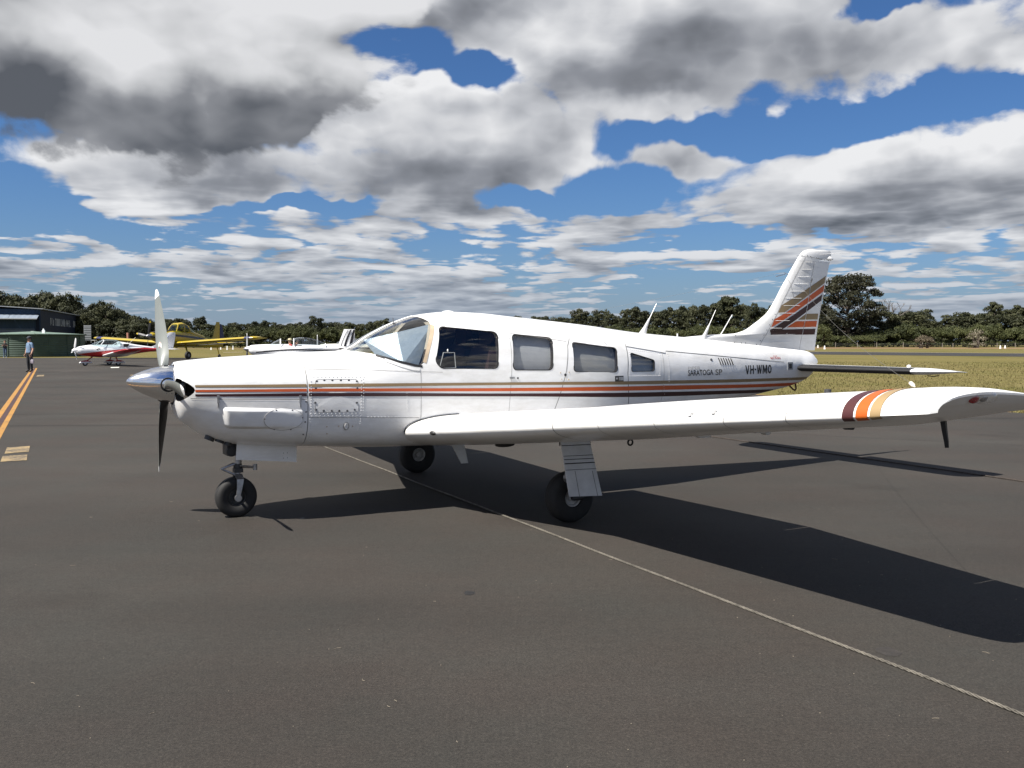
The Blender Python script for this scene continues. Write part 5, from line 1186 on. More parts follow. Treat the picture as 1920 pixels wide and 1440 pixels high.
# --- yellow crop duster
M_YW = mat('crop duster yellow', (.36, .265, .010), .32, coat=.3, var=.06, vscale=3); M_NAVY = mat('navy blue paint', (.012, .018, .09), .35)
def duster():
    root = empty('crop_duster', AT(322, 79.5), R(70), 'yellow crop duster with big tyres, navy rudder and low wings', 'airplane')
    st = [(.5, 2.30, 1.78, .24), (.7, 2.38, 1.70, .33), (1.4, 2.42, 1.45, .42), (2.2, 2.48, 1.22, .50), (3.2, 2.56, 1.08, .58), (4.2, 2.55, 1.05, .58), (5.2, 2.42, 1.05, .50), (6.5, 2.12, 1.02, .36), (8.4, 1.72, 1.0, .20), (10.1, 1.45, 1.02, .08)]
    X0 = 3.1; st = [(x - X0, a, b, c) for x, a, b, c in st]
    b = hull(dense(st, .2)).build('fuselage', M_YW, root)
    e = MB(); e.lathe([(-3.1, .01), (-3.05, .09), (-2.9, .17), (-2.72, .22), (-2.6, .22), (-2.6, .05)], (0, 0, 2.05), 'X', 20); e.build('spinner', M_STL, root)
    prop_blades(root, -2.85, 2.05, 1.35, R(80), 4, M_DKM, M_YW, .22)
    for s in (-1, 1):
        e = MB(); e.tube([(-2.3, s * .34, 2.02), (-2.15, s * .52, 2.0), (-1.85, s * .60, 1.98)], [.10, .11, .10], 12); e.build('exhaust_stack', M_DKM, root)
        e = MB(); rs = []
        for t in range(21):
            x = -2.35 + 6.5 * t / 20; zz = 2.22 - .035 * max(0, x + 2.3) ** 1.35; hw_ = interp([q[0] for q in st], [q[3] for q in st], x); zc = (interp([q[0] for q in st], [q[1] for q in st], x) + interp([q[0] for q in st], [q[2] for q in st], x)) / 2; hh = (interp([q[0] for q in st], [q[1] for q in st], x) - interp([q[0] for q in st], [q[2] for q in st], x)) / 2
            rs.append([(x, s * (hw_ * max(.02, 1 - min(1, abs((z - zc) / hh)) ** 2.4) ** (1 / 2.4) + .012), z) for z in (zz - .09, zz + .09)])
        e.rings(rs, False, closed=False); e.build('side_stripe', mat('dark blue grey stripe', (.035, .035, .05), .4), b, 60)
    e = MB(); e.prism([(-2.45, 2.40), (-1.0, 2.53), (.15, 2.60), (-.1, 2.46), (-1.0, 2.44), (-2.4, 2.33)], -.20, .20); e.build('nose_panel', mat('anti-glare brown black', (.05, .04, .038), .6), b, 0)
    # cockpit: tall framed cab
    cst = [(-.05, 2.60, 2.4, .40), (.25, 2.95, 2.4, .44), (.6, 3.20, 2.4, .46), (1.1, 3.24, 2.4, .46), (1.6, 3.12, 2.35, .44), (2.1, 2.85, 2.3, .38), (2.7, 2.50, 2.2, .26)]
    cab = hull(dense(cst, .1), 24, 2.8).build('cockpit_canopy', glass('blue tinted cab glass', (.50, .62, .70)), root)
    def bow(x, lean, r=.045):
        zt = interp([q[0] for q in cst], [q[1] for q in cst], x) + .012; w = interp([q[0] for q in cst], [q[3] for q in cst], x) + .012
        e = MB(); e.tube([(x - lean * (1 - math.sin(a)), w * math.copysign(abs(math.cos(a)) ** .7, math.cos(a)), 2.45 + (zt - 2.45) * math.sin(a) ** .7) for a in [math.pi * (k + .01) / 20.02 for k in range(21)]], r, 6); e.build('cab_frame', M_YW, cab)
    bow(.55, .45); bow(1.15, .0); bow(1.75, -.15)
    hull(dense([(.45, 3.15, 3.02, .30), (.6, 3.235, 3.0, .38), (1.1, 3.275, 3.0, .38), (1.6, 3.15, 2.98, .34), (2.2, 2.84, 2.7, .24)], .1), 18, 2.2).build('cab_roof', M_YW, cab)
    hull(dense([(1.7, 2.80, 2.2, .34), (2.1, 2.70, 2.1, .36), (3.0, 2.42, 1.9, .28), (4.2, 2.1, 1.7, .18)], .15), 18, 2.2).build('turtle_deck', M_YW, root)
    e = MB(); e.ball((.95, 0, 2.75), (.13, .11, .15)); e.box((1.1, 0, 2.5), (.2, .5, .4)); e.build('seat', M_INT, root)
    ws = [(-.45, -.25, 1.85, 1.42, .17, .14, .06), (-4.6, -.25, 1.80, 1.66, .17, .13, .05), (-7.9, -.25, 1.75, 1.85, .17, .12, .05)]
    bd = [(-7.9, -.252, 1.75, 1.85, .172, .122, .05), (-8.45, -.252, 1.75, 1.882, .172, .122, .05)]; tp = [(-8.45, -.25, 1.75, 1.882, .17, .12, .05), (-8.8, -.18, 1.74, 1.90, .15, .09, .04), (-9.0, .10, 1.70, 1.915, .06, .03, .02)]
    for s in (0, 1):
        w = surface('wing', mirror(ws) if s else ws, M_YW, root, 14); surface('wing_band', mirror(bd) if s else bd, M_NAVY, w, 14); surface('wing_tip', mirror(tp) if s else tp, M_YW, w, 14)
        sg = 1 if s else -1
        e = MB(); e.tube([(1.95, sg * 1.0, 1.22), (1.98, sg * 6.2, 1.52)], .03, 6); bm = e.build('spray_boom', M_DKM, w)
        for k in range(5): y = 1.3 + k * 1.1; e = MB(); e.tube([(1.6, sg * y, 1.36 + .05 * k), (1.96, sg * y, 1.22 + .056 * (k + .3) * 1.1)], .018, 5); e.build('boom_hanger', M_DKM, w)
        e = MB(); e.tube([(.6, sg * 1.0, 1.25), (.35, sg * 1.42, .55)], [.09, .06], 10); e.build('leg', M_YW, root)
        wheel('tyre', (.32, sg * 1.50, .345), .35, .24, root, M_GREY, M_TYRE, .42)
    hs = [(-.1, 5.9, 7.1, 1.45, .1, .1, 0), (-2.7, 6.2, 7.0, 1.46, .1, .1, 0), (-2.85, 6.4, 6.95, 1.46, .04, .04, 0)]
    for s in (0, 1): surface('tailplane', mirror(hs) if s else hs, M_YW, root, 10)
    def vert(zs, name, m_):
        e = MB(); e.rings([[(x0, 0, z), ((x0 * 2 + x1) / 3, -t, z), (x1, -t * .6, z), (x1, t * .6, z), ((x0 * 2 + x1) / 3, t, z)] for z, x0, x1, t in zs]); return e.build(name, m_, root, 40)
    vert([(1.3, 4.9, 6.5, .07), (2.0, 5.6, 6.55, .07), (3.1, 6.0, 6.6, .05), (3.45, 6.12, 6.6, .04)], 'fin', M_YW); vert([(1.3, 6.53, 7.2, .06), (2.0, 6.58, 7.25, .05), (3.0, 6.63, 7.0, .04), (3.25, 6.64, 6.85, .03)], 'rudder', M_NAVY)
    e = MB(); e.tube([(6.2, 0, 1.1), (6.5, 0, .2)], .05, 8); e.build('tail_strut', M_YW, root); wheel('tyre', (6.5, 0, .178), .18, .12, root, M_GREY, M_TYRE, .45)
    return root
duster()
# --- white low-wing airplane with black fin stripes, canopy slid open, pilot aboard
def white_tourer(loc, rz, label, open_canopy, m_body, stripes):
    root = empty('light_airplane', loc, rz, label, 'airplane')
    st = [(.30, 1.30, .98, .22), (.38, 1.36, .88, .34), (.8, 1.40, .74, .42), (1.4, 1.42, .66, .50), (2.0, 1.43, .64, .54), (2.8, 1.42, .66, .53), (3.6, 1.40, .76, .42), (4.6, 1.34, .92, .26), (5.6, 1.28, 1.04, .13), (6.15, 1.25, 1.12, .05)]
    st = [(x - 1.4, a, b, c) for x, a, b, c in st]; b = hull(dense(st)).build('fuselage', m_body, root)
    e = MB(); e.lathe([(-1.4, .005), (-1.36, .06), (-1.25, .12), (-1.12, .155), (-1.1, .05)], (0, 0, 1.16), 'X', 20); e.build('spinner', M_STL, root)
    prop_blades(root, -1.2, 1.16, .90, R(4), 2, M_GREY, M_PW, .14)
    for s in (-1, 1):
        for w_, dz, x0, x1 in ((.030, 0, -.7, 3.9), (.013, .06, -.3, 4.2)):
            e = MB(); rs = []
            for t in range(25):
                x = x0 + (x1 - x0) * t / 24; hw_ = interp([q[0] for q in st], [q[3] for q in st], x); zt_, zb_ = interp([q[0] for q in st], [q[1] for q in st], x), interp([q[0] for q in st], [q[2] for q in st], x); zc, hh = (zt_ + zb_) / 2, (zt_ - zb_) / 2; zz = .98 + dz + .13 * math.sin((x - x0) / (x1 - x0) * math.pi) * .9
                rs.append([(x, s * (hw_ * max(.02, 1 - min(1, abs((z - zc) / hh)) ** 2.4) ** (1 / 2.4) + .008), z) for z in (zz - w_, zz + w_)])
            e.rings(rs, False, closed=False); e.build('side_stripe', M_INK, b, 60)
    ws_ = [(-.5, .35, 1.80, .70, .16, .13, .05), (-3.5, .38, 1.78, .88, .16, .12, .04), (-3.62, .5, 1.72, .90, .06, .04, .02)]
    for s in (0, 1): surface('wing', mirror(ws_) if s else ws_, m_body, root, 14)
    hs = [(-.05, 3.75, 4.55, 1.22, .1, .1, 0), (-1.35, 3.95, 4.5, 1.22, .1, .1, 0), (-1.42, 4.1, 4.45, 1.22, .04, .04, 0)]
    for s in (0, 1): surface('tailplane', mirror(hs) if s else hs, m_body if not stripes else M_PW, root, 10)
    fx0 = lambda z: 3.72 + (z - 1.2) * .36; fx1 = lambda z: 4.72 - (z - 1.2) * .02
    e = MB(); e.rings([[(fx0(z), 0, z), (fx0(z) + .25, -t, z), (4.4, -t * .7, z), (fx1(z), 0, z), (4.4, t * .7, z), (fx0(z) + .25, t, z)] for z, t in ((1.15, .05), (1.5, .05), (2.1, .04), (2.22, .035), (2.27, .012))]); f = e.build('fin', m_body, root, 40)
    if stripes:
        for q, w_, tq in ((.20, .020, .36), (.42, .068, .20), (.74, .085, .02)):
            e = MB(); vs = []
            for i in range(19):
                t = i / 18; z = 1.22 + 1.02 * t; xb = fx0(1.22) + (fx1(1.22) - fx0(1.22)) * q; xx = xb + (fx1(z) - tq - xb) * t ** 1.5
                ww = w_ * (1 - .35 * t)
                for dx in (-ww, ww): vs.append((min(xx + dx, fx1(z) - .004), -.053 if xx < 4.3 else -.046, z))
            e.add(vs, [(2 * i, 2 * i + 1, 2 * i + 3, 2 * i + 2) for i in range(18)]); e.build('fin_stripe', M_INK, f, 60)
    cz = [(.05, 1.42, 1.36, .30), (.3, 1.58, 1.34, .42), (.62, 1.72, 1.34, .47), (1.0, 1.80, 1.34, .48), (1.5, 1.76, 1.34, .46), (2.0, 1.62, 1.34, .38), (2.4, 1.46, 1.34, .26)]
    cg = glass('clear canopy', (.80, .84, .86))
    def sect(x0, x1, dx, dz, name):
        d = [q for q in dense(cz, .07) if x0 <= q[0] <= x1]; d = [(x + dx, zt + dz, zb + dz, w) for x, zt, zb, w in d]; e = MB(); n = 20; rs = []
        for x, zt, zb, w in d: rs.append([(x, w * math.cos(a), zb + (zt - zb) * math.sin(a)) for a in [math.pi * k / n for k in range(n + 1)]])
        e.rings(rs, False, closed=False); c = e.build(name, cg, root, 60)
        for r_ in (rs[0], rs[-1]) if name == 'canopy' else (rs[-1],):
            e = MB(); e.tube(r_, .028, 6); e.build('canopy_frame', m_body if not stripes else M_PW, c)
        return c
    if open_canopy:
        sect(.05, .66, 0, 0, 'windscreen'); sect(.66, 2.4, .66, .0, 'canopy')
    else: sect(.05, .66, 0, 0, 'windscreen'); sect(.66, 2.4, 0, 0, 'canopy')
    e = MB(); e.box((1.25, 0, 1.36), (1.0, .78, .02)); e.build('cockpit_floor', M_INT, root, 0)
    for x, y in ((-.45, 0), (1.05, -1.15), (1.05, 1.15)):
        g = bpy.data.objects.new('landing_gear', None); COL.objects.link(g); g.parent = root
        e = MB(); e.tube([(x + .2, y * .35, .74), (x, y, .2)], [.04, .03], 8); e.build('leg', m_body, g); wheel('tyre', (x, y, .178), .18, .12, g, M_GREY, M_TYRE, .45)
    return root
rv_loc = AT(505, 49.5); RVYAW = R(13)
rv = white_tourer(rv_loc, RVYAW, 'white airplane with open canopy and black curved stripes on its fin', True, M_PW, True)
cream = white_tourer(AT(628, 62), R(16), 'cream white airplane half hidden behind the black-striped fin', False, mat('cream aircraft paint', (.72, .70, .62), .35), False)
# ------------------------------------------------------------------ people
def person(loc, rz, label, shirt, trousers, h=1.76, pose='stand', hat=None, hair=(.03, .022, .018), shoe=(.02, .018, .016)):
    root = empty('person', loc, rz, label, 'person')
    k = h / 1.76
    # skeleton: joints and radii; figure faces -y
    J = {'pel': (0, 0, .96, .150), 'bel': (0, -.012, 1.10, .148), 'che': (0, -.005, 1.30, .150), 'sho': (0, .01, 1.44, .100), 'nec': (0, 0, 1.515, .056), 'hd0': (0, -.012, 1.60, .078), 'hd1': (0, -.012, 1.685, .088), 'hd2': (0, -.005, 1.745, .060)}
    E_ = [('pel', 'bel'), ('bel', 'che'), ('che', 'sho'), ('sho', 'nec'), ('nec', 'hd0'), ('hd0', 'hd1'), ('hd1', 'hd2')]
    for s, n in ((-1, 'l'), (1, 'r')):
        if pose == 'camera':                         # both hands held up before the chest
            arm = [('sh', .165, .01, 1.42, .066), ('el', .235, -.06, 1.18, .050), ('wr', .10, -.24, 1.28, .034)]
        elif pose == 'sit':
            arm = [('sh', .165, .01, 1.42, .066), ('el', .24, -.10, 1.20, .050), ('wr', .16, -.30, 1.24, .034)] if s < 0 else [('sh', .165, .01, 1.42, .066), ('el', .27, .05, 1.22, .05), ('wr', .26, .20, 1.38, .034)]
        else:
            arm = [('sh', .17, .01, 1.42, .070), ('el', .255, .02, 1.14, .052), ('wr', .265 if s < 0 else .275, -.05 if s < 0 else -.10, .90, .035)]
        for nm, x, y, z, r in arm: J[n + nm] = (s * x, y, z, r)
        E_ += [('sho', n + 'sh'), (n + 'sh', n + 'el'), (n + 'el', n + 'wr')]
        if pose == 'sit': leg = [('hi', .095, .0, .92, .110), ('kn', .11, -.42, .93, .075), ('an', .11, -.55, .58, .052), ('to', .11, -.68, .56, .04)]
        elif pose == 'camera': leg = [('hi', .09, .0, .90, .105), ('kn', .10, -.02 - .05 * s, .50, .070), ('an', .11, .03 + .03 * s, .09, .048), ('to', .12, -.13 + .03 * s, .045, .042)]
        else: leg = [('hi', .095, .0, .90, .112), ('kn', .115, -.015, .50, .078), ('an', .125, .02, .09, .054), ('to', .14, -.14, .045, .046)]
        for nm, x, y, z, r in leg: J[n + nm] = (s * x, y, z, r)
        E_ += [('pel', n + 'hi'), (n + 'hi', n + 'kn'), (n + 'kn', n + 'an'), (n + 'an', n + 'to')]
    ks = list(J); me = bpy.data.meshes.new('body'); me.from_pydata([J[q][:3] for q in ks], [(ks.index(a), ks.index(b)) for a, b in E_], [])
    o = bpy.data.objects.new('body', me); COL.objects.link(o); md = o.modifiers.new('s', 'SKIN')
    for i, q in enumerate(ks):
        r = J[q][3]; v = me.skin_vertices[0].data[i]; v.radius = (r * (1.28 if q in ('bel', 'che', 'pel') else 1), r * (.86 if q in ('bel', 'che') else 1)); v.use_root = q == 'pel'
    sb = o.modifiers.new('u', 'SUBSURF'); sb.levels = 2; sb.render_levels = 2
    dg = bpy.context.evaluated_depsgraph_get(); bm_ = bpy.data.meshes.new_from_object(o.evaluated_get(dg)); bpy.data.objects.remove(o)
    ms = [mat('shirt ' + label[:12], shirt, .85, var=.15, vscale=9, bump=.5, bscale=14), mat('trousers ' + label[:12], trousers, .85, var=.15, vscale=9, bump=.5, bscale=12), M_SKIN, mat('shoe ' + label[:12], shoe, .6)]
    bm_.materials.clear()
    for q in ms: bm_.materials.append(q)
    # one figure: hands with palm and five bent fingers joined on
    b = bmesh.new(); b.from_mesh(bm_)
    for s, n in ((-1, 'l'), (1, 'r')):
        w = Vector(J[n + 'wr'][:3]); d = (w - Vector(J[n + 'el'][:3])).normalized(); side = Vector((0, -1, 0)) if abs(d.y) < .7 else Vector((1, 0, 0)); side = (side - d * side.dot(d)).normalized(); nrm_ = d.cross(side)
        e = MB(); e.rings([[w + d * t + side * sx * wd + nrm_ * sy * .014 for sx, sy in ((-1, -1), (1, -1), (1, 1), (-1, 1))] for t, wd in ((-.01, .028), (.04, .040), (.085, .042))])
        for q, ln in ((-.030, .070), (-.010, .080), (.011, .076), (.031, .060)):
            p0 = w + d * .08 + side * q; e.tube([p0, p0 + d * ln * .5 + nrm_ * s * .008, p0 + d * ln * .85 + nrm_ * s * .032], [.0095, .009, .0075], 6)
        p0 = w + d * .03 + side * .036; e.tube([p0, p0 + side * .028 + d * .028, p0 + side * .034 + d * .06 + nrm_ * s * .012], [.012, .010, .008], 6)
        hm = e.mesh('h', M_SKIN); off = len(b.faces); b.from_mesh(hm); b.faces.ensure_lookup_table()
        for f in b.faces[off:]: f.material_index = 2; f.smooth = True
        for f in b.faces[:off]: f.smooth = True
    b.to_mesh(bm_); nfull = len(bm_.polygons); b.free()
    for f in bm_.polygons:
        c = f.center
        if f.material_index == 2: continue
        wrd = min((c - Vector(J[n + 'wr'][:3])).length for n in 'lr'); eld = min((c - Vector(J[n + 'el'][:3])).length for n in 'lr')
        if c.z > 1.50: f.material_index = 2
        elif abs(c.x) > .205 and (c.z < 1.22 or eld < .08 or wrd < .16) and c.z > .75: f.material_index = 2
        elif wrd < .2 and c.y < -.13: f.material_index = 2
        elif c.z > .985: f.material_index = 0
        elif c.z < .10 and pose != 'sit': f.material_index = 3
        else: f.material_index = 1
    bm_.transform(Matrix.Scale(k, 4)); link('body', bm_, root)
    def part(name, m_, fn, sm=60):
        e = MB(); fn(e); q = e.mesh(name, m_, sm); q.transform(Matrix.Scale(k, 4)); return link(name, q, root)
    part('hair', mat('hair ' + label[:10], hair, .8), lambda e: e.ball((0, .018, 1.70), (.093, .100, .098), 16, 10))
    part('nose', M_SKIN, lambda e: e.rings([[(-.012, -.088, 1.66), (.012, -.088, 1.66), (0, -.09, 1.67)], [(-.016, -.092, 1.63), (.016, -.092, 1.63), (0, -.118, 1.635)], [(-.012, -.088, 1.622), (.012, -.088, 1.622), (0, -.095, 1.62)]]))
    for s in (-1, 1):
        part('ear', M_SKIN, lambda e: e.ball((s * .090, .0, 1.655), (.012, .02, .032), 8, 6)); part('eye', M_BLK, lambda e: e.ball((s * .033, -.090, 1.675), (.012, .006, .007), 8, 6))
    part('mouth', mat('lips', (.28, .10, .08), .6), lambda e: e.ball((0, -.088, 1.595), (.024, .008, .007), 8, 6))
    if hat == 'cap': part('cap', mat('dark cap ' + label[:8], (.025, .03, .04), .8), lambda e: (e.ball((0, .005, 1.735), (.100, .108, .075), 16, 8), e.rings([[(x, y, 1.722 - .02 * (q == 1) + (.0 if j < 5 else .012)) for j, (x, y) in enumerate([(.075 * math.cos(a), -.075 - .10 * q * math.sin(a)) for a in (.2, .9, 1.57, 2.24, 2.94)] + [(.075 * math.cos(a), -.075 - .10 * q * math.sin(a)) for a in (2.94, 2.24, 1.57, .9, .2)])] for q in (0, 1)])))
    if hat == 'brim':
        hm = mat('khaki sun hat', (.42, .38, .24), .85); part('sun_hat', hm, lambda e: e.lathe([(1.715, .185), (1.722, .19), (1.728, .185), (1.735, .108), (1.80, .098), (1.825, .06), (1.828, .002)], (0, 0, 0), 'Z', 24))
    return root
person(G(56.5, 698), R(-28), 'person in light blue t-shirt and dark trousers standing on the yellow line', (.13, .20, .30), (.011, .013, .017), 1.80, 'stand', 'cap')
person(AT(9, 85.0), R(10), 'person in black shirt and blue jeans by the green tank', (.012, .011, .013), (.055, .085, .14), 1.68, 'camera', None, (.035, .022, .016), (.5, .5, .48))
def seat_pos(x, y): return rv_loc + Vector((math.cos(RVYAW) * x - math.sin(RVYAW) * y, math.sin(RVYAW) * x + math.cos(RVYAW) * y, 0))
pl = person(seat_pos(1.12, -.20) + Vector((0, 0, -.01)), RVYAW + R(-70), 'person in sun hat and red top seated in the open cockpit', (.30, .035, .03), (.03, .03, .05), 1.70, 'sit', 'brim')
q2 = person(seat_pos(1.52, .14) + Vector((0, 0, -.06)), RVYAW + R(-80), 'bareheaded person in dark top seated behind the sun hat', (.03, .03, .035), (.03, .03, .05), 1.66, 'sit', None, (.10, .07, .045))
# carried bag
e = MB(); e.rings([[(x * w, y * w * .5, z) for x, y in ((-1, -1), (1, -1), (1, 1), (-1, 1))] for z, w in ((0, .05), (.04, .075), (.18, .07), (.21, .03))]); e.tube([(-.03, 0, .20), (0, 0, .36), (.03, 0, .20)], .008, 5)
bag = e.build('carry_bag', mat('translucent white bag', (.28, .25, .29), .6), None, 40); bl_ = G(56.5, 698); bag.location = bl_ + Vector((.24, -.22, .45)); tag(bag, 'pale plastic bag carried by the person in light blue', 'bag')

# ------------------------------------------------------------------ buildings
M_TANK = mat('weathered green tank sheet', (.042, .070, .052), .65, var=.18, vscale=1.2); M_TROOF = mat('pale green tank roof', (.13, .185, .145), .5, var=.12, vscale=1.5)
def tank():
    c = AT(63, 97.5); root = empty('water_tank', c, 0, 'large round green corrugated water tank with shallow cone roof', 'tank'); rad, hh = 5.05, 2.32
    n = 16
    for k in range(n):                               # curved wall sheets, corrugated
        e = MB(); a0, a1 = 2 * math.pi * k / n + .004, 2 * math.pi * (k + 1) / n - .004; rs = []
        for i in range(49):
            z = hh * i / 48; r = rad + .022 * math.sin(2 * math.pi * z / (hh / 12)); rs.append([(r * math.cos(a), r * math.sin(a), z) for a in [a0 + (a1 - a0) * j / 6 for j in range(7)]])
        e.rings(rs, False, closed=False); e.build('wall_sheet', M_TANK, root, 60)
        e = MB(); e.box((0, 0, 0), (.05, .09, hh - .05), rot=None); me = e.mesh('joint_strip', M_TANK, 0); me.transform(Matrix.Rotation(a0, 4, 'Z') @ Matrix.Translation((rad + .03, 0, hh / 2))); link('joint_strip', me, root)
    for k in range(24):                              # roof sheets
        a0, a1 = 2 * math.pi * k / 24 + .003, 2 * math.pi * (k + 1) / 24 - .003; e = MB(); rs = []
        for q, z in ((rad + .22, hh - .02), (rad + .22, hh + .05), (rad * .5, hh + .23), (.15, hh + .36)): rs.append([(q * math.cos(a), q * math.sin(a), z) for a in (a0, (a0 + a1) / 2, a1)])
        e.rings(rs, False, closed=False); e.build('roof_sheet', M_TROOF, root, 30)
    e = MB(); e.lathe([(hh + .33, .3), (hh + .39, .25), (hh + .40, .01)], (0, 0, 0), 'Z', 18); e.build('roof_cap', M_TROOF, root)
    e = MB(); e.rings([[(2.5 + x * w, -2.6 + y * .06, hh + .16 + z) for x, y in ((-1, -1), (1, -1), (1, 1), (-1, 1))] for z, w in ((-.05, .14), (.25, .16), (.42, .05), (.50, .015))]); e.build('level_marker', mat('white marker', (.78, .78, .78), .5), root, 30)
tank()
M_SHED = mat('shaded shed cladding', (.008, .013, .028), .6, spec=.15, var=.12, vscale=.8); M_SHED2 = mat('sunlit shed cladding', (.020, .040, .078), .6, spec=.2, var=.12, vscale=.8)  # one navy cladding, its shaded and sunlit sides put in as two colours
def hangar():
    A = AT(77, 113.0); rz = math.atan2(10.2, -30.0)  # local x runs along the right wall, away from the camera
    B = AT(148, 142.0); dv = (B - A); L = dv.length; rz = math.atan2(dv.y, dv.x); W = 30.0; Hh = HGT(579.5, 113.0)
    root = empty('hangar', A, rz, 'dark navy metal hangar with pale awning behind the green tank', 'building')
    # right wall (y = 0 plane), front wall (x = 0 plane, running to +y)
    def wall(name, P, along, width, hf, m_, step=.30):
        e = MB(); n = int(width / step); vs = []
        nx = Vector((along.y, -along.x, 0))
        for i in range(n * 2 + 1):
            d = width * i / (n * 2); o = P + along * d + nx * (.035 if i % 2 else 0); vs += [o, o + Vector((0, 0, hf(d)))]
        e.add(vs, [(2 * i, 2 * i + 2, 2 * i + 3, 2 * i + 1) for i in range(n * 2)]); return e.build(name, m_, root, 0)
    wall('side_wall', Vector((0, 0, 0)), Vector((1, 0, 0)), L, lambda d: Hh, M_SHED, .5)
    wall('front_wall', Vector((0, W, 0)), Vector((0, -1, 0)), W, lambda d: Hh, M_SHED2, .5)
    e = MB(); e.add([(L, 0, 0), (L, W, 0), (L, W, Hh), (L, 0, Hh), (0, W, 0), (0, W, Hh)], [(0, 1, 2, 3), (1, 4, 5, 2)]); e.build('rear_wall', M_SHED, root, 0)
    m_roof = mat('light grey roof sheet', (.36, .38, .40), .45, var=.08, vscale=1)
    for k in range(10):
        x0, x1 = -.35 + (L + .7) * k / 10, -.35 + (L + .7) * (k + 1) / 10 - .02; e = MB(); e.rings([[(x0, y, z), (x1, y, z), (x1, y, z + .10), (x0, y, z + .10)] for y, z in ((-.35, Hh - .03), (W / 2, Hh + .9), (W + .35, Hh - .03))]); e.build('roof_sheet', m_roof, root, 0)
    # awning along the front
    ma = mat('pale blue grey awning', (.20, .235, .285), .4, var=.10, vscale=1); zt, zb_ = HGT(590.5, 113), HGT(597.5, 112)
    for k in range(9):
        y0, y1 = .15 + 3.25 * k, .15 + 3.25 * (k + 1) - .03; e = MB(); n = 10; vs = []
        for i in range(n + 1):
            y = y0 + (y1 - y0) * i / n; o = .03 if i % 2 else 0; vs += [(-.05, y, zt + o), (-1.5, y, zb_ + o)]
        e.add(vs, [(2 * i, 2 * i + 2, 2 * i + 3, 2 * i + 1) for i in range(n)]); e.build('awning_sheet', ma, root, 0)
    e = MB(); e.box((-1.5, W / 2, zb_ - .02), (.06, W - .3, .12)); e.build('awning_gutter', mat('awning gutter', (.45, .47, .5), .5), root, 0)
    for k in range(4):
        y0 = .4 + 5.5 * k + .2; e = MB(); e.box((-.08, y0 + 2.4, 1.6), (.06, 4.6, 3.2)); dr = e.build('roller_door', mat('blue grey door', (.06, .085, .13), .5, var=.1), root, 0)
        for i in range(9): e = MB(); e.box((-.115, y0 + 2.4, .3 + .35 * i), (.02, 4.5, .03)); e.build('door_rib', M_SHED, dr, 0)
        e = MB(); e.box((-.10, y0 - .28, Hh / 2 - .3), (.14, .35, Hh - .7)); e.build('door_post', M_SHED, root, 0)
    # signwriting along the side wall, too small to read: a row of pale letter marks
    rr = random.Random(3); ml = mat('pale sign letters', (.42, .44, .44), .6); x = 6.5
    for wl in (1, 1, 9, 4, 0, 3, 0, 2):
        if wl == 0: x += 1.6; continue
        for i in range(wl):
            w_ = rr.choice((.55, .65, .75)); e = MB(); hgt = 1.0; z0 = Hh - 1.95
            e.box((x + .06, -.05, z0 + hgt / 2), (.14, .03, hgt))
            if rr.random() < .75: e.box((x + w_ * .45, -.05, z0 + rr.choice((hgt - .09, hgt / 2, .09))), (w_ * .8, .03, .16))
            if rr.random() < .6: e.box((x + w_ * .82, -.05, z0 + hgt / 2), (.14, .03, hgt * rr.choice((1, .6))))
            b = bmesh.new(); me = e.mesh('sign_letter', ml, 0); link('sign_letter', me, root); x += w_ + .28
        x += .75
hangar()
# slatted grey screen, white utility cart and marker post beyond the sport airplane
def screen():
    c = AT(164.5, 108); root = empty('slatted_screen', c, R(12), 'tall grey slatted screen standing beside the green tank', 'screen'); zt = HGT(609.5, 108)
    for s in (-1, 1): e = MB(); e.box((s * .38, 0, zt / 2), (.06, .06, zt)); e.build('post', M_GREY, root, 0)
    for k in range(9): e = MB(); e.box((0, -.03, zt - .12 - k * .21), (.80, .025, .165), rot=Matrix.Rotation(R(-12), 3, 'X')); e.build('slat', mat('grey slat', (.17, .18, .19), .6, var=.1), root, 0)
screen()
def cart():
    c = AT(169, 101); root = empty('utility_cart', c, R(108), 'small white utility cart behind the red and white airplane', 'cart')
    mw = mat('cart white', (.72, .72, .70), .4); e = MB(); e.rings([[(x, y, z) for x, y in ((-1.2, -.6), (1.2, -.6), (1.2, .6), (-1.2, .6))] for z in (.35, .8)]); e.build('body', mw, root, 20)
    e = MB(); e.rings([[(x, y * .58, z) for x, y in ((-1.15, -1), (-.65, -1), (-.65, 1), (-1.15, 1))] for z in (.8, 1.12)]); e.build('bonnet', mw, root, 20)
    e = MB(); e.box((.2, 0, 1.72), (1.5, 1.2, .08)); e.build('canopy', mw, root, 0)
    for x in (-.5, .9):
        for y in (-.55, .55): e = MB(); e.tube([(x - .05, y, .78), (x, y, 1.7)], .03, 6); e.build('post', mw, root)
    e = MB(); e.box((.35, 0, 1.0), (.5, 1.0, .14)); e.box((.62, 0, 1.2), (.12, 1.0, .5)); e.build('seat', M_INT, root, 0)
    for x in (-.8, .8):
        for y in (-.58, .58): wheel('tyre', (x, y, .24), .245, .16, root, M_GREY, M_TYRE, .45)
cart()
e = MB(); e.lathe([(0, .09), (HGT(633, 120) - .5, .08), (HGT(633, 120) - .5, .14), (HGT(624, 120), .16), (HGT(624, 120) + .01, .01)], (0, 0, 0), 'Z', 12); e.m = [1 if i >= 24 else 0 for i in range(len(e.f))]
mp_ = e.build('marker_post', [mat('pale post', (.5, .45, .4), .6), mat('faded red cap', (.42, .20, .15), .6)], None); mp_.location = AT(240, 120); tag(mp_, 'pale post with faded red top beyond the yellow wing', 'post')
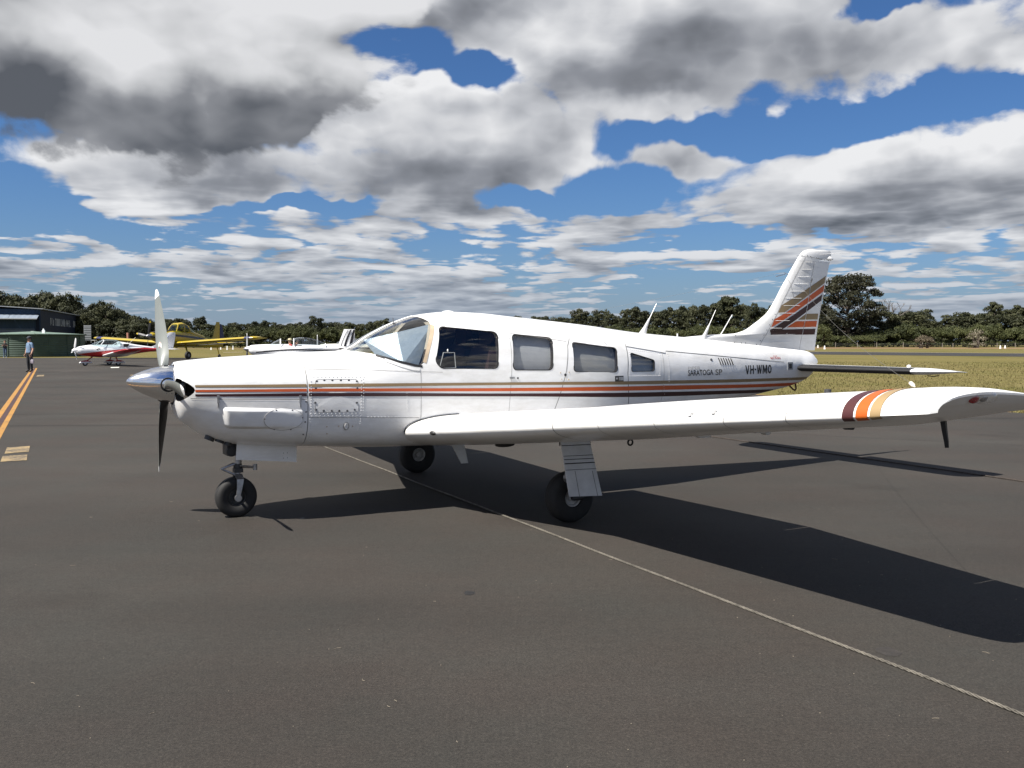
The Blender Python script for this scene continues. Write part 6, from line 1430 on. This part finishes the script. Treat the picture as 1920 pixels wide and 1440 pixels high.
# ------------------------------------------------------------------ vegetation
def leaf_mat(name, c1, c2, c3):
    m = bpy.data.materials.new(name); m.use_nodes = True; MATS[name] = m; nt = m.node_tree; N = nt.nodes; L = nt.links; b = N['Principled BSDF']
    at = N.new('ShaderNodeAttribute'); at.attribute_name = 'tone'; oi = N.new('ShaderNodeObjectInfo')
    ad = N.new('ShaderNodeMath'); ad.operation = 'MULTIPLY_ADD'; L.new(oi.outputs['Random'], ad.inputs[0]); ad.inputs[1].default_value = .35; 
    s = N.new('ShaderNodeSeparateColor'); L.new(at.outputs['Color'], s.inputs[0]); sc = N.new('ShaderNodeMath'); sc.operation = 'MULTIPLY'; L.new(s.outputs[0], sc.inputs[0]); sc.inputs[1].default_value = .65; L.new(sc.outputs[0], ad.inputs[2])
    r = N.new('ShaderNodeValToRGB'); L.new(ad.outputs[0], r.inputs[0]); e = r.color_ramp.elements
    e[0].position = .1; e[0].color = (*c1, 1); e[1].position = .9; e[1].color = (*c3, 1); x = e.new(.5); x.color = (*c2, 1)
    L.new(r.outputs[0], b.inputs['Base Color']); b.inputs['Roughness'].default_value = .65; b.inputs['Specular IOR Level'].default_value = .25
    tr = N.new('ShaderNodeBsdfTranslucent'); L.new(r.outputs[0], tr.inputs[0]); mx = N.new('ShaderNodeMixShader'); mx.inputs[0].default_value = .18
    L.new(b.outputs[0], mx.inputs[1]); L.new(tr.outputs[0], mx.inputs[2]); L.new(mx.outputs[0], N['Material Output'].inputs[0]); return m
LM_GUM = leaf_mat('gum leaves', (.025, .029, .0145), (.041, .0455, .0205), (.061, .063, .029))
LM_BUSH = leaf_mat('bush leaves', (.033, .040, .016), (.054, .062, .021), (.080, .086, .031))
LM_BIG = leaf_mat('dense tree leaves', (.022, .0235, .0135), (.035, .036, .0195), (.054, .052, .029))
LM_BRN = leaf_mat('brown shrub leaves', (.055, .042, .028), (.085, .066, .042), (.12, .10, .065))
LM_PALE = leaf_mat('pale shrub leaves', (.12, .105, .075), (.19, .17, .12), (.26, .235, .17))
M_BARK = mat('grey bark', (.10, .082, .066), .9, var=.3, vscale=3, bump=.6, bscale=12)
def leaves(clumps, n, size, m, name, rnd):
    """many small leaf blades spread through the shell and volume of each clump"""
    N_ = n * len(clumps); pos = np.zeros((N_, 3)); nor = np.zeros((N_, 3)); tone = np.zeros(N_); rg = np.random.RandomState(rnd)
    for i, (c, r, t) in enumerate(clumps):
        d = rg.normal(size=(n, 3)); d /= np.linalg.norm(d, axis=1)[:, None]; d[:, 2] = np.where(d[:, 2] < -.35, -d[:, 2] * .6, d[:, 2]); rad = rg.uniform(.45, 1.06, n) ** .7
        pos[i * n:(i + 1) * n] = np.array(c) + d * rad[:, None] * np.array(r); nor[i * n:(i + 1) * n] = d + rg.normal(size=(n, 3)) * .55; tone[i * n:(i + 1) * n] = np.clip(t + rg.normal(size=n) * .13, 0, 1)
    nor /= np.linalg.norm(nor, axis=1)[:, None]; a = np.cross(nor, rg.normal(size=(N_, 3))); a /= np.linalg.norm(a, axis=1)[:, None]; b = np.cross(nor, a)
    sz = size * rg.uniform(.6, 1.35, N_)[:, None]; v = np.stack([pos - a * sz, pos - b * sz * .55, pos + a * sz, pos + b * sz * .55], 1).reshape(-1, 3)
    me = bpy.data.meshes.new(name); me.vertices.add(len(v)); me.vertices.foreach_set('co', v.ravel()); me.loops.add(len(v)); me.loops.foreach_set('vertex_index', np.arange(len(v), dtype=np.int32))
    me.polygons.add(N_); me.polygons.foreach_set('loop_start', np.arange(0, len(v), 4, dtype=np.int32)); me.polygons.foreach_set('loop_total', np.full(N_, 4, dtype=np.int32)); me.update(calc_edges=True)
    ca = me.color_attributes.new('tone', 'FLOAT_COLOR', 'POINT'); tc_ = np.repeat(tone, 4); ca.data.foreach_set('color', np.stack([tc_, tc_, tc_, np.ones_like(tc_)], 1).ravel()); me.materials.append(m); return me
def limb(e, a, b, r0, r1, rnd, n=4):
    a, b = Vector(a), Vector(b); L_ = (b - a).length; e.tube([a.lerp(b, i / n) + Vector((rnd.uniform(-1, 1), rnd.uniform(-1, 1), rnd.uniform(-.5, .5))) * L_ * .05 * (0 < i < n) for i in range(n + 1)], [r0 + (r1 - r0) * i / n for i in range(n + 1)], 6)
def gum(seed, H=10.0, W=7.5, n_cl=34, n_lf=150, size=.27, lm=None, base=.16, flat=.55, open_=.0):
    """spreading tree, crown broken into separate clumps with gaps"""
    rnd = random.Random(seed); e = MB(); top = Vector((rnd.uniform(-.4, .4), rnd.uniform(-.4, .4), H * .62)); limb(e, (0, 0, -.2), top, H * .026, H * .013, rnd, 5); cl = []
    for i in range(n_cl):
        a = i * 2.39996 + rnd.uniform(-.4, .4); f = (i + .5) / n_cl; zz = H * (base + (.93 - base) * (1 - f) ** .8); prof = math.sin(math.pi * min(1, max(.04, (zz / H - base * .75) / (1.03 - base * .75)))) ** .55
        rr = W / 2 * prof * rnd.uniform(.45, 1.0); c = Vector((rr * math.cos(a), rr * math.sin(a), zz + rnd.uniform(-.04, .04) * H)); s = rnd.uniform(.10, .17) * H * (1 - open_)
        cl.append((tuple(c), (s * rnd.uniform(.85, 1.25), s * rnd.uniform(.85, 1.25), s * flat * rnd.uniform(.8, 1.3)), rnd.random()))
        if i % 2 == 0: st = Vector((0, 0, 0)).lerp(top, min(1, max(.25, c.z / top.z * .72))); limb(e, st, c, H * .010, H * .003, rnd)
    return e.mesh('trunk', M_BARK, 60), leaves(cl, n_lf, size, lm or LM_GUM, 'crown', seed)
def bush(seed, H=4.0, W=7.0, n_cl=24, n_lf=170, size=.17, lm=None):
    rnd = random.Random(seed); e = MB(); cl = []
    for k in range(4): a = rnd.uniform(0, 6.28); limb(e, (.2 * math.cos(a), .2 * math.sin(a), -.1), (W * .22 * math.cos(a), W * .22 * math.sin(a), H * .55), .09, .03, rnd)
    for i in range(n_cl):
        a = i * 2.39996; rr = W / 2 * math.sqrt((i + .5) / n_cl) * rnd.uniform(.75, 1.0); hz = H * (.22 + .60 * math.sqrt(max(.03, 1 - (rr / (W / 2)) ** 2)) * rnd.uniform(.55, 1.0)); s = rnd.uniform(.14, .22) * H
        cl.append(((rr * math.cos(a), rr * math.sin(a), hz), (s * 1.35, s * 1.35, s), rnd.random()))
        if i % 3 == 0: cl.append(((rr * math.cos(a) * 1.02, rr * math.sin(a) * 1.02, H * .14), (s * 1.4, s * 1.4, s * .8), rnd.random()))
    return e.mesh('stem', M_BARK, 60), leaves(cl, n_lf, size, lm or LM_BUSH, 'crown', seed)
GUMS = [gum(11), gum(12, W=6.2, n_cl=30), gum(13, W=8.5, n_cl=40, flat=.6), gum(14, W=5.2, n_cl=24, base=.30, open_=.08), gum(15, W=7.0, n_cl=44, flat=.7, base=.10)]
BUSHES = [bush(21), bush(22, W=6.0), bush(23, W=8.0, n_cl=30)]
DENSE = [gum(31, W=9.5, n_cl=58, n_lf=170, flat=.75, base=.08, lm=LM_GUM), gum(32, W=8.5, n_cl=52, n_lf=170, flat=.7, base=.06, lm=LM_GUM)]
trnd = random.Random(99)
def plant(name, tpl, px, top, depth, wpx, label, cat, group, nom_w, nom_h, parts=('trunk', 'crown'), z0=-.06):
    c = AT(px, depth); h = HGT(top, depth); w = wpx / FPX * depth
    root = empty(name, (c.x, c.y, z0), trnd.uniform(0, 6.28), label, cat, group)
    sx = w / nom_w; sz = h / nom_h
    root.scale = (sx, sx, sz)
    for nm, me in zip(parts, tpl): link(nm, me, root)
    return root
T_A = ('dark gum tree rising behind the navy hangar', 'tree', 'gum trees behind the hangar')
for px, top, w in ((-35, 557, 95), (18, 555, 80), (58, 560, 70), (92, 553, 75), (122, 556, 60), (140, 570, 50), (-90, 560, 90), (40, 566, 80), (105, 566, 70)): plant('gum_tree', trnd.choice(DENSE), px, top, trnd.uniform(168, 180), w, *T_A, 9.0, 9.6)
T_B = ('leafy dark tree between the hangar and the yellow crop duster', 'tree', 'trees behind the crop duster')
for px, top, w in ((166, 583, 55), (187, 570, 58), (206, 577, 55), (228, 584, 50), (246, 593, 42), (262, 597, 40), (155, 592, 45), (276, 600, 34), (176, 600, 70), (214, 602, 70), (250, 608, 60)): plant('leafy_tree', trnd.choice(DENSE), px, top, trnd.uniform(140, 156), w, *T_B, 9.0, 9.6)
T_C = ('small gum tree in the far line behind the parked airplanes', 'tree', 'far gum trees behind the parked airplanes')
for px, top in ((292, 601), (306, 598), (322, 598), (338, 597), (352, 599), (374, 594), (388, 606), (402, 608), (418, 607), (436, 606), (452, 606), (468, 607), (486, 603), (500, 600), (516, 606), (532, 607), (548, 605), (562, 603), (578, 603), (595, 595), (612, 604), (630, 606), (646, 606), (664, 604), (682, 605), (700, 600), (717, 597), (735, 603), (760, 602), (790, 603), (820, 600), (850, 602), (880, 600), (910, 598), (940, 597), (970, 595)):
    plant('gum_tree', trnd.choice(GUMS), px + trnd.uniform(-3, 3), top + trnd.uniform(-1, 2), trnd.uniform(240, 262), trnd.uniform(24, 36), *T_C, 7.0, 9.8)
B_C = ('rounded olive bush in the scrub belt behind the parked airplanes', 'bush', 'scrub belt bushes behind the parked airplanes')
for k in range(44):
    px = 262 + k * 17 + trnd.uniform(-5, 5); plant('bush', trnd.choice(BUSHES), px, trnd.uniform(608, 619), trnd.uniform(216, 236), trnd.uniform(34, 52), *B_C, 7.4, 3.9, ('stem', 'crown'))
T_D = ('dark gum tree seen above the white airplane cabin and spine', 'tree', 'gum trees beyond the airplane spine')
for px, top, w in ((1005, 592, 34), (1022, 592, 30), (1048, 594, 34), (1066, 596, 30), (1082, 582, 30), (1092, 581, 26), (1112, 588, 30), (1126, 581, 34), (1142, 586, 30), (1160, 594, 34), (1184, 576, 46), (1200, 580, 34), (1222, 586, 36), (1240, 582, 40), (1262, 577, 40), (1286, 575, 40), (1306, 572, 40), (1330, 570, 44), (1352, 566, 40), (1390, 572, 40), (1408, 571, 26), (1432, 577, 40), (1452, 574, 40), (1478, 572, 40), (1505, 575, 44), (1525, 580, 40)):
    plant('gum_tree', trnd.choice(GUMS), px, top, trnd.uniform(262, 290), w, *T_D, 7.0, 9.8)
plant('gum_tree', GUMS[3], 1364, 554, 270, 46, 'tall gum with an umbrella crown above the other spine-side trees', 'tree', None, 5.6, 9.8)
B_D = ('olive green bush at the foot of the trees beyond the spine', 'bush', 'bushes beyond the airplane spine')
for k in range(15):
    px = 1000 + k * 38 + trnd.uniform(-8, 8); plant('bush', trnd.choice(BUSHES), px, trnd.uniform(600, 612), trnd.uniform(246, 258), trnd.uniform(50, 72), *B_D, 7.4, 3.9, ('stem', 'crown'))
for k in range(16):
    plant('wood_tree', GUMS[k % 5], 2010 + k * 36 + trnd.uniform(-8, 8), trnd.uniform(566, 592), trnd.uniform(276, 292), trnd.uniform(44, 60), 'dark tree in the wood beyond the runway and wire fence', 'tree', 'trees beyond the runway fence', 7.2, 9.8)
for k in range(8):
    plant('gum_tree', DENSE[k % 2], -130 - k * 55, trnd.uniform(556, 575), trnd.uniform(165, 185), trnd.uniform(75, 95), *T_A, 9.0, 9.6)
BIG = gum(41, H=22, W=20, n_cl=96, n_lf=190, size=.34, lm=LM_BIG, base=.08, flat=.72, open_=.30)
plant('broad_tree', BIG, 1590, 514, 262, 122, 'broad dark tree, tallest of all, just behind the striped fin', 'tree', None, 20.5, 21.8)
plant('broad_tree', DENSE[0], 1655, 586, 268, 74, 'dark rounded tree leaning against the tallest tree', 'tree', None, 9.4, 9.6)
T_E = ('dark tree in the wood beyond the runway and wire fence', 'tree', 'trees beyond the runway fence')
for px, top, w, v in ((1700, 584, 64, 0), (1722, 582, 50, 2), (1684, 594, 44, 4), (1742, 600, 40, 1), (1764, 604, 44, 4), (1786, 592, 44, 2), (1806, 585, 44, 0), (1826, 588, 44, 4), (1845, 590, 40, 2), (1864, 565, 36, 3), (1884, 580, 44, 0), (1908, 571, 34, 3), (1926, 574, 50, 2), (1956, 570, 50, 0), (1985, 575, 50, 4), (1550, 598, 56, 1), (1545, 590, 40, 0), (1900, 590, 50, 1), (1930, 592, 50, 4)):
    plant('wood_tree', GUMS[v], px, top, trnd.uniform(278, 292), w, *T_E, 7.2, 9.8)
B_E = ('bright olive bush along the wire fence beyond the runway', 'bush', 'bushes along the wire fence')
for k in range(44):
    px = 1530 + k * 21 + trnd.uniform(-6, 6); plant('bush', trnd.choice(BUSHES), px, trnd.uniform(602, 618), trnd.uniform(258, 270), trnd.uniform(44, 66), *B_E, 7.4, 3.9, ('stem', 'crown'))
for px in (1548, 1572, 1596, 1618, 1640): plant('bush', trnd.choice(BUSHES), px, trnd.uniform(620, 628), trnd.uniform(251, 256), 50, 'low bush growing round the foot of the tallest tree', 'bush', 'bushes at the foot of the tallest tree', 7.4, 3.9, ('stem', 'crown'))
for k in range(34):                                  # low scrub closing the view under the trees
    px = 225 + k * 54 + trnd.uniform(-12, 12)
    plant('bush', trnd.choice(BUSHES), px, trnd.uniform(612, 624), trnd.uniform(302, 318), trnd.uniform(80, 105), 'dim scrub bush glimpsed under and behind the tree lines', 'bush', 'scrub behind the tree lines', 7.4, 3.9, ('stem', 'crown'))
# dead tree: bare forked limbs
def dead(seed, H):
    rnd = random.Random(seed); e = MB()
    def grow(p, d, l, r, n):
        q = p + d * l; e.tube([p, p.lerp(q, .5) + Vector((rnd.uniform(-1, 1), rnd.uniform(-1, 1), 0)) * l * .07, q], [r, r * .85, r * .68], 5)
        if n: 
            for k in range(rnd.choice((2, 2, 3))):
                nd = (d + Vector((rnd.uniform(-1, 1), rnd.uniform(-1, 1), rnd.uniform(-.15, .55))) * .75).normalized(); grow(q, nd, l * rnd.uniform(.62, .85), r * .66, n - 1)
    grow(Vector((0, 0, -.1)), Vector((.05, 0, 1)), H * .30, H * .026, 5); return e.mesh('trunk', mat('dead grey wood', (.10, .088, .076), .9), 60)
dc = AT(1668, 275); dt = link('dead_tree', dead(4, 15.5)); dt.location = dc; tag(dt, 'bare dead tree with forked grey limbs beside the tallest tree', 'dead tree')
s1 = bush(51, 1.0, 1.0, 18, 90, .045, LM_BRN); s2 = bush(52, 1.0, 1.0, 13, 34, .05, LM_PALE); s3 = bush(53, 1.0, 1.0, 14, 60, .05, LM_BUSH)
def shrub(tpl, px, top, base, wpx, label):
    depth = CAMH * FPX / (base - HORIZ); return plant('shrub', tpl, px, top, depth, wpx, label, 'shrub', None, 1.1, .95, ('stem', 'crown'), -.05)
shrub(s1, 1733, 628, 652.5, 36, 'brown leafy shrub standing in the dry grass before the wire fence'); shrub(s2, 1832, 616, 652, 34, 'pale sparse shrub with bare stems before the wire fence'); shrub(s3, 1819, 644, 652, 14, 'little yellow green tuft bush beside the pale shrub')
# wire fence beyond the runway
fr_ = empty('wire_fence', AT(1567, 250), 0, 'wire fence on grey timber posts before the dark wood', 'fence'); o0 = AT(1567, 250); pts = []
for px in (1452, 1490, 1530, 1567, 1608, 1640, 1644, 1694, 1730, 1767, 1787, 1826, 1870, 1904, 1945, 1990):
    dpt = 250 - (px - 1567) * .02; c = AT(px, dpt) - o0; pts.append(c); e = MB(); hgt = trnd.uniform(1.15, 1.4); e.tube([(c.x, c.y, -.15), (c.x + trnd.uniform(-.04, .04), c.y, hgt)], .085, 7); e.build('post', mat('grey timber post', (.22, .19, .16), .9, var=.2), fr_)
for z in (.35, .7, 1.05): e = MB(); e.tube([p + Vector((0, 0, z)) for p in pts if True], .012, 4); e.build('wire', M_STL, fr_)
mk = None
for px, py in ((1533.5, 652), (1546, 654.5), (1875.5, 653.5), (1884.5, 653), (414, 655), (426, 655.5), (437, 655), (396, 655.5)):
    c = G(px, py); right = px > 1000
    if mk is None:
        e = MB(); e.rings([[(x * w, y * w, z) for x, y in ((-1, -1), (1, -1), (1, 1), (-1, 1))] for z, w in ((0, .22), (.12, .20), (.60, .13), (.66, .06))]); mk = e.mesh('gable_marker', mat('marker white', (.78, .77, .74), .6), 20)
    o = link('gable_marker', mk); o.location = (c.x, c.y, -.05); s_ = .7 if right else .6; o.scale = (s_, s_, 1.15)
    tag(o, 'small white strip marker beside the far runway' if right else 'small white strip marker on grass under the yellow wing', 'marker', 'strip markers by the runway' if right else 'strip markers under the yellow wing')
sheet('pale_track', [G(418, 660), G(455, 659.4), G(456, 660.0), G(419, 660.7)], -.03, MATS['pale dead grass'])
# grass blades along the apron edge and the near field
rg = np.random.RandomState(8); n = 26000; vs = []; fs = []
dd = 17.5 * (70 / 17.5) ** rg.rand(n); uu = rg.uniform(.30, .66, n); X = uu * dd; Y = dd
a0, b0 = np.array(ED[0]), np.array(ED[1]); nn_ = np.array([nrm.x, nrm.y]); dist = (X - a0[0]) * nn_[0] + (Y - a0[1]) * nn_[1]; keep = dist > .12; X, Y, dist = X[keep], Y[keep], dist[keep]; m_ = len(X)
h = rg.uniform(.03, .085, m_) * (1 + .8 * (dist < .6)); w = rg.uniform(.006, .014, m_) * np.clip(Y / 25, 1, 3); an = rg.uniform(0, 6.28, m_); lx, ly = rg.normal(size=m_) * .03, rg.normal(size=m_) * .03
V = np.stack([np.stack([X - np.cos(an) * w, Y - np.sin(an) * w, np.full(m_, -.05)], 1), np.stack([X + np.cos(an) * w, Y + np.sin(an) * w, np.full(m_, -.05)], 1), np.stack([X + lx, Y + ly, -.05 + h], 1)], 1).reshape(-1, 3)
me = bpy.data.meshes.new('grass'); me.vertices.add(len(V)); me.vertices.foreach_set('co', V.ravel()); me.loops.add(len(V)); me.loops.foreach_set('vertex_index', np.arange(len(V), dtype=np.int32)); me.polygons.add(m_); me.polygons.foreach_set('loop_start', np.arange(0, len(V), 3, dtype=np.int32)); me.polygons.foreach_set('loop_total', np.full(m_, 3, dtype=np.int32)); me.update(calc_edges=True)
me.materials.append(mat('grass blades', (.102, .095, .029), .9, col2=(.15, .122, .048), vscale=.8)); tag(link('grass', me), 'short dry green grass growing beside the apron', 'grass', kind='stuff')
